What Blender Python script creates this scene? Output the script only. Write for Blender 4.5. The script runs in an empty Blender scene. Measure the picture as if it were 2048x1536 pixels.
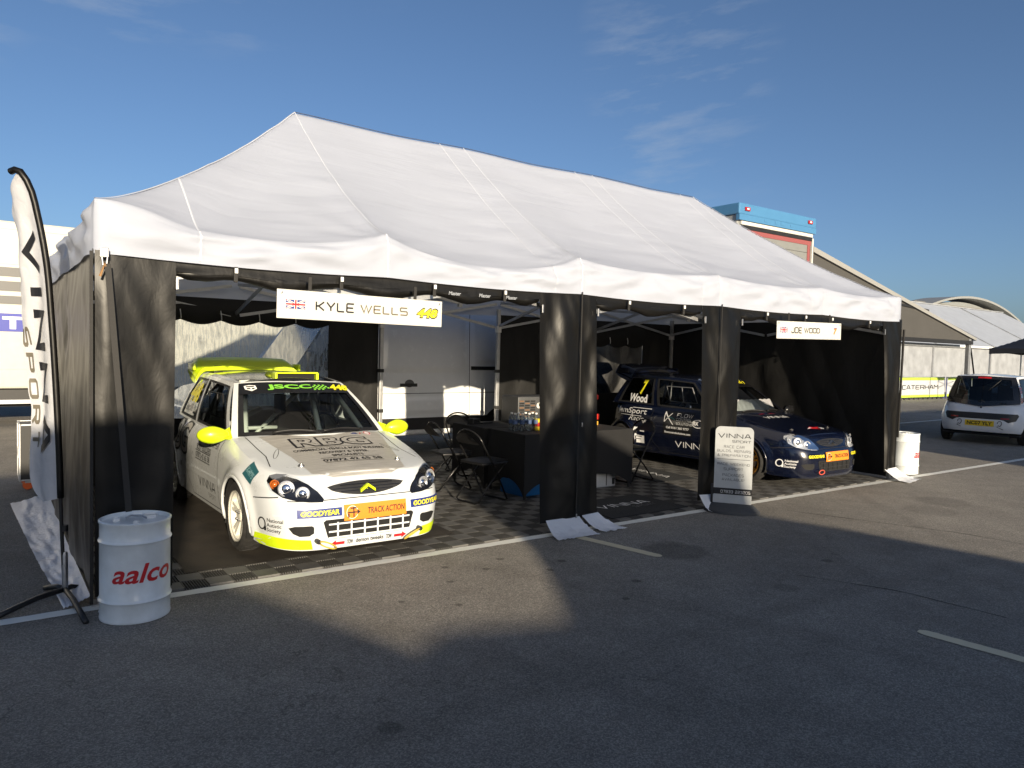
import bpy, bmesh, math, random
import numpy as np
from mathutils import Vector, Matrix, noise
from mathutils.bvhtree import BVHTree
R = math.radians
random.seed(7)
scn = bpy.context.scene
COL = scn.collection

# ------------------------------------------------------------------ camera
cam_d = bpy.data.cameras.new("Camera"); cam = bpy.data.objects.new("Camera", cam_d); COL.objects.link(cam)
scn.camera = cam
cam_d.sensor_width = 36.0; cam_d.lens = 1475.06/2048*36.0; cam_d.clip_start = 0.05; cam_d.clip_end = 3000
PITCH, ROLL, YAW = -0.0451, 0.025, 0.6226
_f = Vector((math.sin(YAW), math.cos(YAW), 0)); _r = Vector((math.cos(YAW), -math.sin(YAW), 0)); _u = Vector((0, 0, 1))
F = _f*math.cos(PITCH)+_u*math.sin(PITCH); U0 = _u*math.cos(PITCH)-_f*math.sin(PITCH)
RR = _r*math.cos(ROLL)+U0*math.sin(ROLL); UU = U0*math.cos(ROLL)-_r*math.sin(ROLL)
cam.matrix_world = Matrix(((RR.x, UU.x, -F.x, -0.5728), (RR.y, UU.y, -F.y, -5.3244), (RR.z, UU.z, -F.z, 1.7024), (0, 0, 0, 1)))

# ------------------------------------------------------------------ sky and sun
SUN_TO = Vector((-0.243, -1.0, 0.213)).normalized()
w = bpy.data.worlds.new("World"); scn.world = w; w.use_nodes = True
nt = w.node_tree; nt.nodes.clear()
sky = nt.nodes.new("ShaderNodeTexSky"); sky.sky_type = 'NISHITA'; sky.sun_disc = False
sky.sun_elevation = math.asin(SUN_TO.z); sky.sun_rotation = math.atan2(SUN_TO.x, SUN_TO.y)
sky.altitude = 100; sky.air_density = 0.7; sky.dust_density = 2.0; sky.ozone_density = 2.8
bg = nt.nodes.new("ShaderNodeBackground"); bg.inputs[1].default_value = 0.088
# a few thin cirrus wisps, carried all round the sky
tc = nt.nodes.new("ShaderNodeTexCoord"); CLOUD_TURN = (0.15, 0.0, 1.17)
vr = nt.nodes.new("ShaderNodeVectorRotate"); vr.rotation_type = 'EULER_XYZ'; vr.inputs['Rotation'].default_value = CLOUD_TURN
nt.links.new(tc.outputs['Generated'], vr.inputs['Vector'])
mp = nt.nodes.new("ShaderNodeMapping"); mp.inputs['Scale'].default_value = (3.0, 3.0, 14.0); mp.inputs['Rotation'].default_value = (0.1, 0.06, 0.3)
mp.inputs['Location'].default_value = (0.35, 0.2, 0.1)
nt.links.new(vr.outputs[0], mp.inputs[0])
nz = nt.nodes.new("ShaderNodeTexNoise"); nz.inputs['Scale'].default_value = 2.6; nz.inputs['Detail'].default_value = 9; nz.inputs['Roughness'].default_value = 0.62
nt.links.new(mp.outputs[0], nz.inputs['Vector'])
nz2 = nt.nodes.new("ShaderNodeTexNoise"); nz2.inputs['Scale'].default_value = 2.3; nz2.inputs['Detail'].default_value = 2
nt.links.new(vr.outputs[0], nz2.inputs['Vector'])
rp = nt.nodes.new("ShaderNodeValToRGB"); rp.color_ramp.elements[0].position = 0.50; rp.color_ramp.elements[1].position = 0.74
nt.links.new(nz.outputs['Fac'], rp.inputs[0])
rp2 = nt.nodes.new("ShaderNodeValToRGB"); rp2.color_ramp.elements[0].position = 0.545; rp2.color_ramp.elements[1].position = 0.64
nt.links.new(nz2.outputs['Fac'], rp2.inputs[0])
mu = nt.nodes.new("ShaderNodeMath"); mu.operation = 'MULTIPLY'; nt.links.new(rp.outputs[0], mu.inputs[0]); nt.links.new(rp2.outputs[0], mu.inputs[1])
mu2 = nt.nodes.new("ShaderNodeMath"); mu2.operation = 'MULTIPLY'; nt.links.new(mu.outputs[0], mu2.inputs[0]); mu2.inputs[1].default_value = 0.27
mx = nt.nodes.new("ShaderNodeMixRGB"); nt.links.new(mu2.outputs[0], mx.inputs[0]); nt.links.new(sky.outputs[0], mx.inputs[1]); mx.inputs[2].default_value = (3.6, 3.9, 4.3, 1)
nt.links.new(mx.outputs[0], bg.inputs[0])
ow = nt.nodes.new("ShaderNodeOutputWorld"); nt.links.new(bg.outputs[0], ow.inputs[0])
sun_d = bpy.data.lights.new("Sun", 'SUN'); sun = bpy.data.objects.new("Sun", sun_d); COL.objects.link(sun)
sun_d.energy = 5.0; sun_d.angle = R(0.55); sun_d.color = (1.0, 0.85, 0.63)
sun.rotation_euler = SUN_TO.to_track_quat('Z', 'Y').to_euler(); sun.location = SUN_TO*60
scn.view_settings.view_transform = 'Standard'; scn.view_settings.look = 'None'; scn.view_settings.exposure = 0.65; scn.view_settings.gamma = 1
scn.view_settings.use_curve_mapping = False
scn.render.engine = 'CYCLES'
scn.cycles.max_bounces = 10; scn.cycles.transparent_max_bounces = 24; scn.cycles.caustics_reflective = False; scn.cycles.caustics_refractive = False
scn.cycles.sample_clamp_indirect = 6

# ------------------------------------------------------------------ materials
def nodes_of(name):
    m = bpy.data.materials.new(name); m.use_nodes = True
    n = m.node_tree.nodes; return m, n, m.node_tree.links, n['Principled BSDF']
def mat(name, col, rough=0.5, metal=0.0, var=0.0, vscale=8.0, bump=0.0, bscale=60.0, coat=0.0, spec=0.5, stretch=None, col2=None, sheen=0.0, detail=5):
    m, n, l, p = nodes_of(name)
    c = (*col, 1) if len(col) == 3 else col
    p.inputs['Base Color'].default_value = c; p.inputs['Roughness'].default_value = rough; p.inputs['Metallic'].default_value = metal
    p.inputs['Coat Weight'].default_value = coat; p.inputs['Coat Roughness'].default_value = 0.04
    p.inputs['Specular IOR Level'].default_value = spec; p.inputs['Sheen Weight'].default_value = sheen
    if var or bump:
        t = n.new("ShaderNodeTexCoord"); mpn = n.new("ShaderNodeMapping"); l.new(t.outputs['Object'], mpn.inputs[0])
        if stretch: mpn.inputs['Scale'].default_value = stretch
    if var:
        a = n.new("ShaderNodeTexNoise"); a.inputs['Scale'].default_value = vscale; a.inputs['Detail'].default_value = detail; a.inputs['Roughness'].default_value = 0.6
        l.new(mpn.outputs[0], a.inputs['Vector'])
        r = n.new("ShaderNodeValToRGB"); r.color_ramp.elements[0].position = 0.3; r.color_ramp.elements[1].position = 0.72
        lo = tuple(max(0, x*(1-var)) for x in c[:3]) if col2 is None else col2
        r.color_ramp.elements[0].color = (*lo, 1); r.color_ramp.elements[1].color = (*[min(1, x*(1+var*0.4)) for x in c[:3]], 1) if col2 is None else c
        l.new(a.outputs['Fac'], r.inputs[0]); l.new(r.outputs[0], p.inputs['Base Color'])
        rr_ = n.new("ShaderNodeMapRange"); rr_.inputs[3].default_value = max(0.02, rough-0.08); rr_.inputs[4].default_value = min(1, rough+0.1)
        l.new(a.outputs['Fac'], rr_.inputs[0]); l.new(rr_.outputs[0], p.inputs['Roughness'])
    if bump:
        b = n.new("ShaderNodeTexNoise"); b.inputs['Scale'].default_value = bscale; b.inputs['Detail'].default_value = 4
        l.new(mpn.outputs[0], b.inputs['Vector'])
        bn = n.new("ShaderNodeBump"); bn.inputs['Strength'].default_value = min(1, bump*1.0); bn.inputs['Distance'].default_value = 0.01
        l.new(b.outputs['Fac'], bn.inputs['Height']); l.new(bn.outputs[0], p.inputs['Normal'])
    return m
def glass_mat(name, tint=(0.8, 0.85, 0.85), refl_rough=0.02, clear=0.9, haze=0.0, hazecol=(.7, .75, .8)):
    m = bpy.data.materials.new(name); m.use_nodes = True; n = m.node_tree.nodes; l = m.node_tree.links; n.clear()
    o = n.new("ShaderNodeOutputMaterial"); tr = n.new("ShaderNodeBsdfTransparent"); tr.inputs[0].default_value = (*[x*clear for x in tint], 1)
    gl = n.new("ShaderNodeBsdfGlossy"); gl.inputs['Roughness'].default_value = refl_rough; gl.inputs[0].default_value = (1, 1, 1, 1)
    fr = n.new("ShaderNodeFresnel"); fr.inputs[0].default_value = 1.45
    mxs = n.new("ShaderNodeMixShader"); l.new(fr.outputs[0], mxs.inputs[0]); l.new(tr.outputs[0], mxs.inputs[1]); l.new(gl.outputs[0], mxs.inputs[2])
    last = mxs
    if haze:
        d = n.new("ShaderNodeBsdfDiffuse"); d.inputs[0].default_value = (*hazecol, 1)
        d2 = n.new("ShaderNodeBsdfTranslucent"); d2.inputs[0].default_value = (*hazecol, 1)
        ad = n.new("ShaderNodeMixShader"); ad.inputs[0].default_value = 0.5; l.new(d.outputs[0], ad.inputs[1]); l.new(d2.outputs[0], ad.inputs[2])
        t = n.new("ShaderNodeTexCoord"); mpn = n.new("ShaderNodeMapping"); mpn.inputs['Scale'].default_value = (9, 9, 1.2); l.new(t.outputs['Object'], mpn.inputs[0])
        a = n.new("ShaderNodeTexNoise"); a.inputs['Scale'].default_value = 5; a.inputs['Detail'].default_value = 8; a.inputs['Roughness'].default_value = .7; l.new(mpn.outputs[0], a.inputs['Vector'])
        mr = n.new("ShaderNodeMapRange"); mr.inputs[1].default_value = 0.45; mr.inputs[2].default_value = 0.75; mr.inputs[3].default_value = haze*0.45; mr.inputs[4].default_value = min(1, haze*2.2)
        l.new(a.outputs['Fac'], mr.inputs[0])
        m2 = n.new("ShaderNodeMixShader"); l.new(mr.outputs[0], m2.inputs[0]); l.new(mxs.outputs[0], m2.inputs[1]); l.new(ad.outputs[0], m2.inputs[2]); last = m2
    l.new(last.outputs[0], o.inputs[0]); return m
def fabric_mat(name, col, trans, rough=0.6, bump=0.25, stretch=(1, 1, 1), bscale=25, spec=0.3, tcol=None, dirt=0.08):
    m, n, l, p = nodes_of(name); o = n['Material Output']
    t = n.new("ShaderNodeTexCoord"); mpn = n.new("ShaderNodeMapping"); mpn.inputs['Scale'].default_value = stretch; l.new(t.outputs['Object'], mpn.inputs[0])
    a = n.new("ShaderNodeTexNoise"); a.inputs['Scale'].default_value = 1.7; a.inputs['Detail'].default_value = 6; l.new(t.outputs['Object'], a.inputs['Vector'])
    r = n.new("ShaderNodeValToRGB"); r.color_ramp.elements[0].position = .3; r.color_ramp.elements[1].position = .65
    r.color_ramp.elements[0].color = (*[x*(1-dirt) for x in col], 1); r.color_ramp.elements[1].color = (*col, 1); l.new(a.outputs['Fac'], r.inputs[0])
    l.new(r.outputs[0], p.inputs['Base Color']); p.inputs['Roughness'].default_value = rough; p.inputs['Specular IOR Level'].default_value = spec
    b = n.new("ShaderNodeTexNoise"); b.inputs['Scale'].default_value = bscale; b.inputs['Detail'].default_value = 3; b.inputs['Distortion'].default_value = .6; l.new(mpn.outputs[0], b.inputs['Vector'])
    bn = n.new("ShaderNodeBump"); bn.inputs['Strength'].default_value = bump; bn.inputs['Distance'].default_value = 0.02; l.new(b.outputs['Fac'], bn.inputs['Height']); l.new(bn.outputs[0], p.inputs['Normal'])
    if trans:
        tr = n.new("ShaderNodeBsdfTranslucent"); tr.inputs[0].default_value = (*(tcol or col), 1); l.new(bn.outputs[0], tr.inputs['Normal'])
        ms = n.new("ShaderNodeMixShader"); ms.inputs[0].default_value = trans; l.new(p.outputs[0], ms.inputs[1]); l.new(tr.outputs[0], ms.inputs[2]); l.new(ms.outputs[0], o.inputs[0])
    return m
M = {}
M['black_plastic'] = mat('black plastic', (.018, .018, .019), .5, var=.3, vscale=14)
M['matt_black'] = mat('matt black', (.012, .012, .013), .8)
M['rubber'] = mat('tyre rubber', (.022, .021, .020), .85, var=.45, vscale=25, bump=.4, bscale=120)
M['steel'] = mat('steel', (.55, .55, .56), .35, .9, var=.2, vscale=20)
M['alu'] = mat('aluminium', (.50, .51, .52), .42, .75, var=.15, vscale=12)
M['chrome'] = mat('chrome', (.8, .8, .82), .08, 1)
M['white_plastic'] = mat('white plastic', (.78, .78, .76), .4, var=.05)
M['black_print'] = mat('black print', (.012, .012, .014), .45)
M['grey_print'] = mat('dark grey print', (.10, .10, .105), .5)
M['olive_print'] = mat('grey brown print', (.13, .115, .085), .5)
M['white_print'] = mat('white print', (.82, .82, .82), .5)
M['red_print'] = mat('red print', (.50, .012, .018), .45)
M['yellow_print'] = mat('yellow print', (.80, .72, .02), .45)
M['green_print'] = mat('green print', (.22, .62, .06), .45)
M['blue_print'] = mat('blue print', (.012, .03, .20), .45)
M['orange_print'] = mat('orange print', (.85, .25, .02), .45)
M['teal_print'] = mat('teal print', (.02, .10, .12), .45)
M['silver_print'] = mat('silver print', (.45, .47, .5), .35, .4)
M['dark_line'] = mat('panel gap', (.01, .01, .011), .7)

# ------------------------------------------------------------------ geometry helpers
class MB:
    def __init__(s): s.v = []; s.f = []
    def add(s, vs, fs, mtx=None):
        o = len(s.v)
        s.v += [tuple(mtx @ Vector(a)) for a in vs] if mtx is not None else [tuple(a) for a in vs]
        s.f += [tuple(i+o for i in q) for q in fs]; return s
    def box(s, a, b, mtx=None, bev=0.0):
        x0, y0, z0 = a; x1, y1, z1 = b
        if x0 > x1: x0, x1 = x1, x0
        if y0 > y1: y0, y1 = y1, y0
        if z0 > z1: z0, z1 = z1, z0
        if bev <= 0:
            return s.add([(x0,y0,z0),(x1,y0,z0),(x1,y1,z0),(x0,y1,z0),(x0,y0,z1),(x1,y0,z1),(x1,y1,z1),(x0,y1,z1)],
                  [(0,3,2,1),(4,5,6,7),(0,1,5,4),(1,2,6,5),(2,3,7,6),(3,0,4,7)], mtx)
        b_ = min(bev, (x1-x0)/2.01, (y1-y0)/2.01, (z1-z0)/2.01)
        bm = bmesh.new(); bmesh.ops.create_cube(bm, size=1)
        for q in bm.verts: q.co = Vector(((x0+x1)/2+q.co.x*(x1-x0), (y0+y1)/2+q.co.y*(y1-y0), (z0+z1)/2+q.co.z*(z1-z0)))
        bmesh.ops.bevel(bm, geom=bm.edges[:], offset=b_, segments=2, profile=.6, affect='EDGES')
        return s.bm(bm, mtx)
    def bm(s, bm, mtx=None):
        bm.verts.index_update(); s.add([q.co[:] for q in bm.verts], [[v.index for v in f.verts] for f in bm.faces], mtx); bm.free(); return s
    def tube(s, pts, r, n=8, closed=False, caps=True, mtx=None, rfun=None):
        pts = [Vector(p) for p in pts]; m = len(pts); vs = []; fs = []; up = None
        for i, p in enumerate(pts):
            a = pts[i-1] if (i > 0 or closed) else p; b = pts[(i+1) % m] if (i < m-1 or closed) else p
            t = (b-a).normalized()
            if up is None:
                up = Vector((0, 0, 1)) if abs(t.z) < .9 else Vector((1, 0, 0))
            up = (up - t*up.dot(t)); up = up.normalized() if up.length > 1e-6 else t.orthogonal().normalized()
            sd = t.cross(up); rr = r if rfun is None else r*rfun(i/(m-1))
            for k in range(n):
                an = 2*math.pi*(k+.5)/n; vs.append(p+up*math.sin(an)*rr+sd*math.cos(an)*rr)
        for i in range(m if closed else m-1):
            for k in range(n):
                j = (i+1) % m; fs.append((i*n+k, i*n+(k+1) % n, j*n+(k+1) % n, j*n+k))
        if caps and not closed: fs += [tuple(range(n))[::-1], tuple(range((m-1)*n, m*n))]
        return s.add(vs, fs, mtx)
    def bar(s, a, b, wd, dp, mtx=None, up=None):   # square section bar
        a = Vector(a); b = Vector(b); t = (b-a).normalized(); u_ = Vector(up) if up else (Vector((0,0,1)) if abs(t.z) < .9 else Vector((0,1,0)))
        x = t.cross(u_).normalized(); y = x.cross(t).normalized(); vs = []
        for p in (a, b):
            for i, j in ((-1,-1),(1,-1),(1,1),(-1,1)): vs.append(p+x*i*wd/2+y*j*dp/2)
        return s.add(vs, [(0,1,2,3),(7,6,5,4),(0,4,5,1),(1,5,6,2),(2,6,7,3),(3,7,4,0)], mtx)
    def lathe(s, prof, n=32, axis='Z', mtx=None, closed=False, caps=True):
        vs = []; fs = []; m = len(prof)
        for r_, h_ in prof:
            for k in range(n):
                a = 2*math.pi*k/n; c, d = r_*math.cos(a), r_*math.sin(a)
                vs.append((c, d, h_) if axis == 'Z' else ((h_, c, d) if axis == 'X' else (d, h_, c)))
        for i in range(m if closed else m-1):
            j = (i+1) % m
            for k in range(n): fs.append((i*n+k, i*n+(k+1) % n, j*n+(k+1) % n, j*n+k))
        if not closed and caps:
            if prof[0][0] > 1e-5: fs.append(tuple(range(n))[::-1])
            if prof[-1][0] > 1e-5: fs.append(tuple(range((m-1)*n, m*n)))
        return s.add(vs, fs, mtx)
    def prism(s, poly, d0, d1, mtx=None, axis='Y'):   # poly in (x,z) extruded along y (axis Y), in (x,y) along z (Z), (y,z) along x (X)
        f = {'Y': lambda p, d: (p[0], d, p[1]), 'Z': lambda p, d: (p[0], p[1], d), 'X': lambda p, d: (d, p[0], p[1])}[axis]
        n = len(poly)
        return s.add([f(p, d0) for p in poly]+[f(p, d1) for p in poly],
                     [tuple(range(n))[::-1], tuple(range(n, 2*n))]+[(i, (i+1) % n, (i+1) % n+n, i+n) for i in range(n)], mtx)
    def grid(s, fn, nu, nv, mtx=None, flip=False):
        vs = [fn(i/nu, j/nv) for j in range(nv+1) for i in range(nu+1)]
        fs = [(j*(nu+1)+i, j*(nu+1)+i+1, (j+1)*(nu+1)+i+1, (j+1)*(nu+1)+i) for j in range(nv) for i in range(nu)]
        if flip: fs = [q[::-1] for q in fs]
        return s.add(vs, fs, mtx)
    def build(s, name, m, parent=None, smooth=False, fix=True, loc=None):
        me = bpy.data.meshes.new(name); me.from_pydata(s.v, [], s.f)
        if fix:
            bm = bmesh.new(); bm.from_mesh(me); bmesh.ops.recalc_face_normals(bm, faces=bm.faces[:]); bm.to_mesh(me); bm.free()
        if m is not None: me.materials.append(M[m] if isinstance(m, str) else m)
        if smooth is True: me.polygons.foreach_set('use_smooth', [True]*len(me.polygons))
        elif smooth:
            me.polygons.foreach_set('use_smooth', [True]*len(me.polygons)); me.set_sharp_from_angle(angle=R(smooth))
        me.update()
        o = bpy.data.objects.new(name, me); COL.objects.link(o)
        if parent is not None: o.parent = parent
        if loc is not None: o.location = loc
        return o
def tag(o, label=None, cat=None, group=None, kind=None):
    if label: o['label'] = label
    if cat: o['category'] = cat
    if group: o['group'] = group
    if kind: o['kind'] = kind
    return o
def thing(name, label, cat, loc=(0, 0, 0), rz=0.0, group=None):
    o = bpy.data.objects.new(name, None); COL.objects.link(o); o.location = loc; o.rotation_euler = (0, 0, rz)
    o.empty_display_size = .2
    return tag(o, label, cat, group)
def copy_tree(o, parent=None):
    c = o.copy(); COL.objects.link(c); c.parent = parent
    for ch in o.children: copy_tree(ch, c)
    return c
def T(x, y, z, rz=0, rx=0, ry=0, s=1):
    return Matrix.Translation((x, y, z)) @ Matrix.Rotation(rz, 4, 'Z') @ Matrix.Rotation(ry, 4, 'Y') @ Matrix.Rotation(rx, 4, 'X') @ Matrix.Scale(s, 4)
def sm(a, b, x):
    t = min(1, max(0, (x-a)/(b-a))); return t*t*(3-2*t)
def N(x, y, z=0.0): return noise.noise((x, y, z))

# ---- lettering. Two sources: the built-in font, and a squared stroke alphabet drawn here
def font_flat(txt, h=1.0, bold=0.0, sx=1.0, shear=0.0, space=1.0, align='CENTER'):
    cu = bpy.data.curves.new('t', 'FONT'); cu.body = txt; cu.size = 1.0; cu.align_x = align; cu.align_y = 'CENTER'; cu.offset = bold; cu.resolution_u = 3
    cu.space_character = space
    o = bpy.data.objects.new('t', cu); COL.objects.link(o)
    me = bpy.data.meshes.new_from_object(o.evaluated_get(bpy.context.evaluated_depsgraph_get()))
    vs = [(q.co.x, q.co.y) for q in me.vertices]; fs = [tuple(p.vertices) for p in me.polygons]
    bpy.data.objects.remove(o); bpy.data.curves.remove(cu); bpy.data.meshes.remove(me)
    k = h/0.72      # cap height of the built-in face
    return [((x+shear*y)*k*sx, y*k) for x, y in vs], fs
# stroke alphabet: unit cell 0..1 wide, 0..1 tall; '|' separates strokes; digits are tenths of a cell
GL = {'A':(1.05,['00 4A 6A A0','23 83']),'B':(1,['00 0A 8A A9 A6 85 05','85 A4 A1 80 00']),'C':(1,['AA 1A 09 01 10 A0']),'D':(1,['00 0A 7A A8 A2 70 00']),
 'E':(.95,['AA 1A 09 01 10 A0','05 95']),'F':(.95,['AA 0A 00','05 85']),'G':(1,['AA 1A 09 01 10 A0 A5 65']),'H':(1,['00 0A','A0 AA','05 A5']),'I':(.12,['50 5A']),
 'J':(.85,['AA A1 90 10 01 03']),'K':(1,['00 0A','AA 35 A0','05 35']),'L':(.9,['0A 01 10 A0']),'M':(1.2,['00 0A 55 AA A0']),'N':(1.05,['00 0A A0 AA']),'O':(1.05,['10 01 09 1A 9A A9 A1 90 10']),
 'P':(1,['00 0A 9A A9 A5 94 04']),'Q':(1.05,['10 01 09 1A 9A A9 A1 90 10','63 A0']),'R':(1,['00 0A 9A A9 A6 95 05','65 A0']),'S':(1,['AA 1A 09 06 15 95 A4 A1 90 00']),'T':(1,['0A AA','5A 50']),
 'U':(1,['0A 01 10 90 A1 AA']),'V':(1.1,['0A 50 AA']),'W':(1.5,['0A 30 5A 70 AA']),'X':(1,['0A A0','00 AA']),'Y':(1.05,['0A 54 AA','54 50']),'Z':(1,['0A AA 00 A0']),
 '0':(1,['10 01 09 1A 9A A9 A1 90 10']),'1':(.4,['07 5A 50']),'2':(1,['0A 9A A9 A6 95 15 04 00 A0']),'3':(1,['0A 9A A9 A6 95 25','95 A4 A1 90 00']),'4':(1,['70 7A 03 A3']),'5':(1,['AA 0A 05 95 A4 A1 90 00']),
 '6':(1,['9A 1A 09 01 10 90 A1 A4 95 05']),'7':(1,['0A AA 40']),'8':(1,['15 06 09 1A 9A A9 A6 95 15 04 01 10 90 A1 A4 95']),'9':(1,['A5 15 06 09 1A 9A A9 A1 90 10']),
 '&':(1,['A0 28 3A 6A 78 15 01 10 60 A4']),',':(.2,['52 3z']),'!':(.12,['53 5A','50 51']),'-':(.6,['15 95']),'.':(.12,['50 51']),' ':(.55,[])}
def _dg(c): return -0.15 if c == 'z' else (1.0 if c == 'A' else int(c)/10)
def stroke_flat(txt, h=1.0, wgt=0.14, wide=1.15, gap=0.34, shear=0.0):
    V = []; Fs = []; x = 0.0
    for ch in txt:
        wd, st = GL[ch]; wd *= wide*0.86
        for poly in st:
            P = [Vector((_dg(q[0])*wd + x, _dg(q[1]))) for q in poly.split()]
            closed = (P[0]-P[-1]).length < 1e-6 and len(P) > 2
            if closed: P = P[:-1]
            m = len(P); o = len(V)
            for i in range(m):
                a = P[i]-P[i-1] if (i > 0 or closed) else P[1]-P[0]
                b = P[(i+1) % m]-P[i] if (i < m-1 or closed) else P[-1]-P[-2]
                a = a.normalized(); b = b.normalized()
                na = Vector((-a.y, a.x)); nb = Vector((-b.y, b.x)); nn = (na+nb)
                nn = nn/max(0.35, nn.dot(na)) if nn.length > 1e-3 else na
                p = P[i]
                if not closed and i == 0: p = p-a*0.0
                V.append((p+nn*wgt/2)); V.append((p-nn*wgt/2))
            for i in range(m if closed else m-1):
                j = (i+1) % m; Fs.append((o+2*i, o+2*i+1, o+2*j+1, o+2*j))
        x += wd+gap
    x -= gap
    return [((p.x-x/2+shear*(p.y-.5))*h, (p.y-.5)*h) for p in V], Fs
def flat_width(vs): return max(v[0] for v in vs)-min(v[0] for v in vs)
def fit_width(vf, wd, h=None):
    vs, fs = vf; x0 = min(v[0] for v in vs); x1 = max(v[0] for v in vs); k = wd/(x1-x0); kh = k
    if h: y0 = min(v[1] for v in vs); y1 = max(v[1] for v in vs); kh = h/(y1-y0); return [((x-(x0+x1)/2)*k, (y-(y0+y1)/2)*kh) for x, y in vs], fs
    return [((x-(x0+x1)/2)*k, y*kh) for x, y in vs], fs
def place_flat(name, vf, o, ax, ay, m, parent=None, off=0.002):
    o = Vector(o); ax = Vector(ax).normalized(); ay = Vector(ay).normalized(); nn = ax.cross(ay)
    mb = MB(); k = 0
    vs, fs = vf
    mb.v = [tuple(o+ax*x+ay*y+nn*off) for x, y in vs]; mb.f = list(fs)
    return mb.build(name, m, parent, fix=False)
def rect(wd, h): return [(-wd/2, -h/2), (wd/2, -h/2), (wd/2, h/2), (-wd/2, h/2)], [(0, 1, 2, 3)]
def ell(a, b, n=28): return [(a*math.cos(2*math.pi*k/n), b*math.sin(2*math.pi*k/n)) for k in range(n)], [tuple(range(n))]
def ring(a, b, t, n=28, a0=0, a1=360):
    vs = []; fs = []
    for k in range(n+1):
        q = R(a0+(a1-a0)*k/n); vs += [(a*math.cos(q), b*math.sin(q)), ((a-t)*math.cos(q), (b-t)*math.sin(q))]
    for k in range(n): fs.append((2*k, 2*k+1, 2*k+3, 2*k+2))
    return vs, fs
def poly(*p): return list(p), [tuple(range(len(p)))]
def shift(vf, dx, dy, rot=0): 
    c, s_ = math.cos(rot), math.sin(rot); return [(x*c-y*s_+dx, x*s_+y*c+dy) for x, y in vf[0]], vf[1]
def join(*l):
    V = []; Fs = []
    for vs, fs in l:
        o = len(V); V += vs; Fs += [tuple(i+o for i in q) for q in fs]
    return V, Fs
def union_flag(wd, h):   # three layers: blue field, white cross, red cross
    W2, H2 = wd/2, h/2
    def diag(t, sgn):
        a = math.atan2(h, wd)*sgn; L = math.hypot(wd, h)*.5-t*.55
        return shift(([(-L, -t/2), (L, -t/2), (L, t/2), (-L, t/2)], [(0, 1, 2, 3)]), 0, 0, a)
    return (rect(wd, h), [diag(h*.2, 1), diag(h*.2, -1), rect(wd, h*.33), rect(h*.33, h)], [diag(h*.07, 1), diag(h*.07, -1), rect(wd, h*.19), rect(h*.19, h)])
def put_flag(wd, h, o, ax, ay, parent, off):
    b, wl, rl = union_flag(wd, h)
    r = place_flat('flag_print', b, o, ax, ay, 'blue_print', parent, off)
    for i, q in enumerate(wl): place_flat('white_stripe', q, o, ax, ay, 'white_print', r, off+.0006+.0003*i)
    for i, q in enumerate(rl): place_flat('red_stripe', q, o, ax, ay, 'red_print', r, off+.002+.0003*i)
    return r
def project(name, vf, bvh, o, ax, ay, dirn, m, parent=None, off=0.003, maxe=0.06, both=False):
    # drop a flat print onto a curved body panel along dirn, keeping the panel's own curvature
    o = Vector(o); ax = Vector(ax).normalized(); ay = Vector(ay).normalized(); dirn = Vector(dirn).normalized()
    bm = bmesh.new()
    vv = [bm.verts.new((x, y, 0)) for x, y in vf[0]]
    for q in vf[1]:
        try: bm.faces.new([vv[i] for i in q])
        except ValueError: pass
    bmesh.ops.triangulate(bm, faces=[f for f in bm.faces if len(f.verts) > 4])
    for _ in range(6):
        le = [e for e in bm.edges if e.calc_length() > maxe]
        if not le: break
        bmesh.ops.subdivide_edges(bm, edges=le, cuts=1, use_grid_fill=True)
        bmesh.ops.triangulate(bm, faces=[f for f in bm.faces if len(f.verts) > 4])
    dead = []
    for q in bm.verts:
        p = o+ax*q.co.x+ay*q.co.y; hit = bvh.ray_cast(p-dirn*1.2, dirn, 2.4)
        if hit[0] is None: dead.append(q)
        else:
            nn = hit[1] if hit[1].dot(dirn) < 0 else -hit[1]
            q.co = hit[0]+nn*off
    if dead: bmesh.ops.delete(bm, geom=dead, context='VERTS')
    mb = MB(); mb.bm(bm)
    if not mb.f: return None
    return mb.build(name, m, parent, smooth=True, fix=False)
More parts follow.
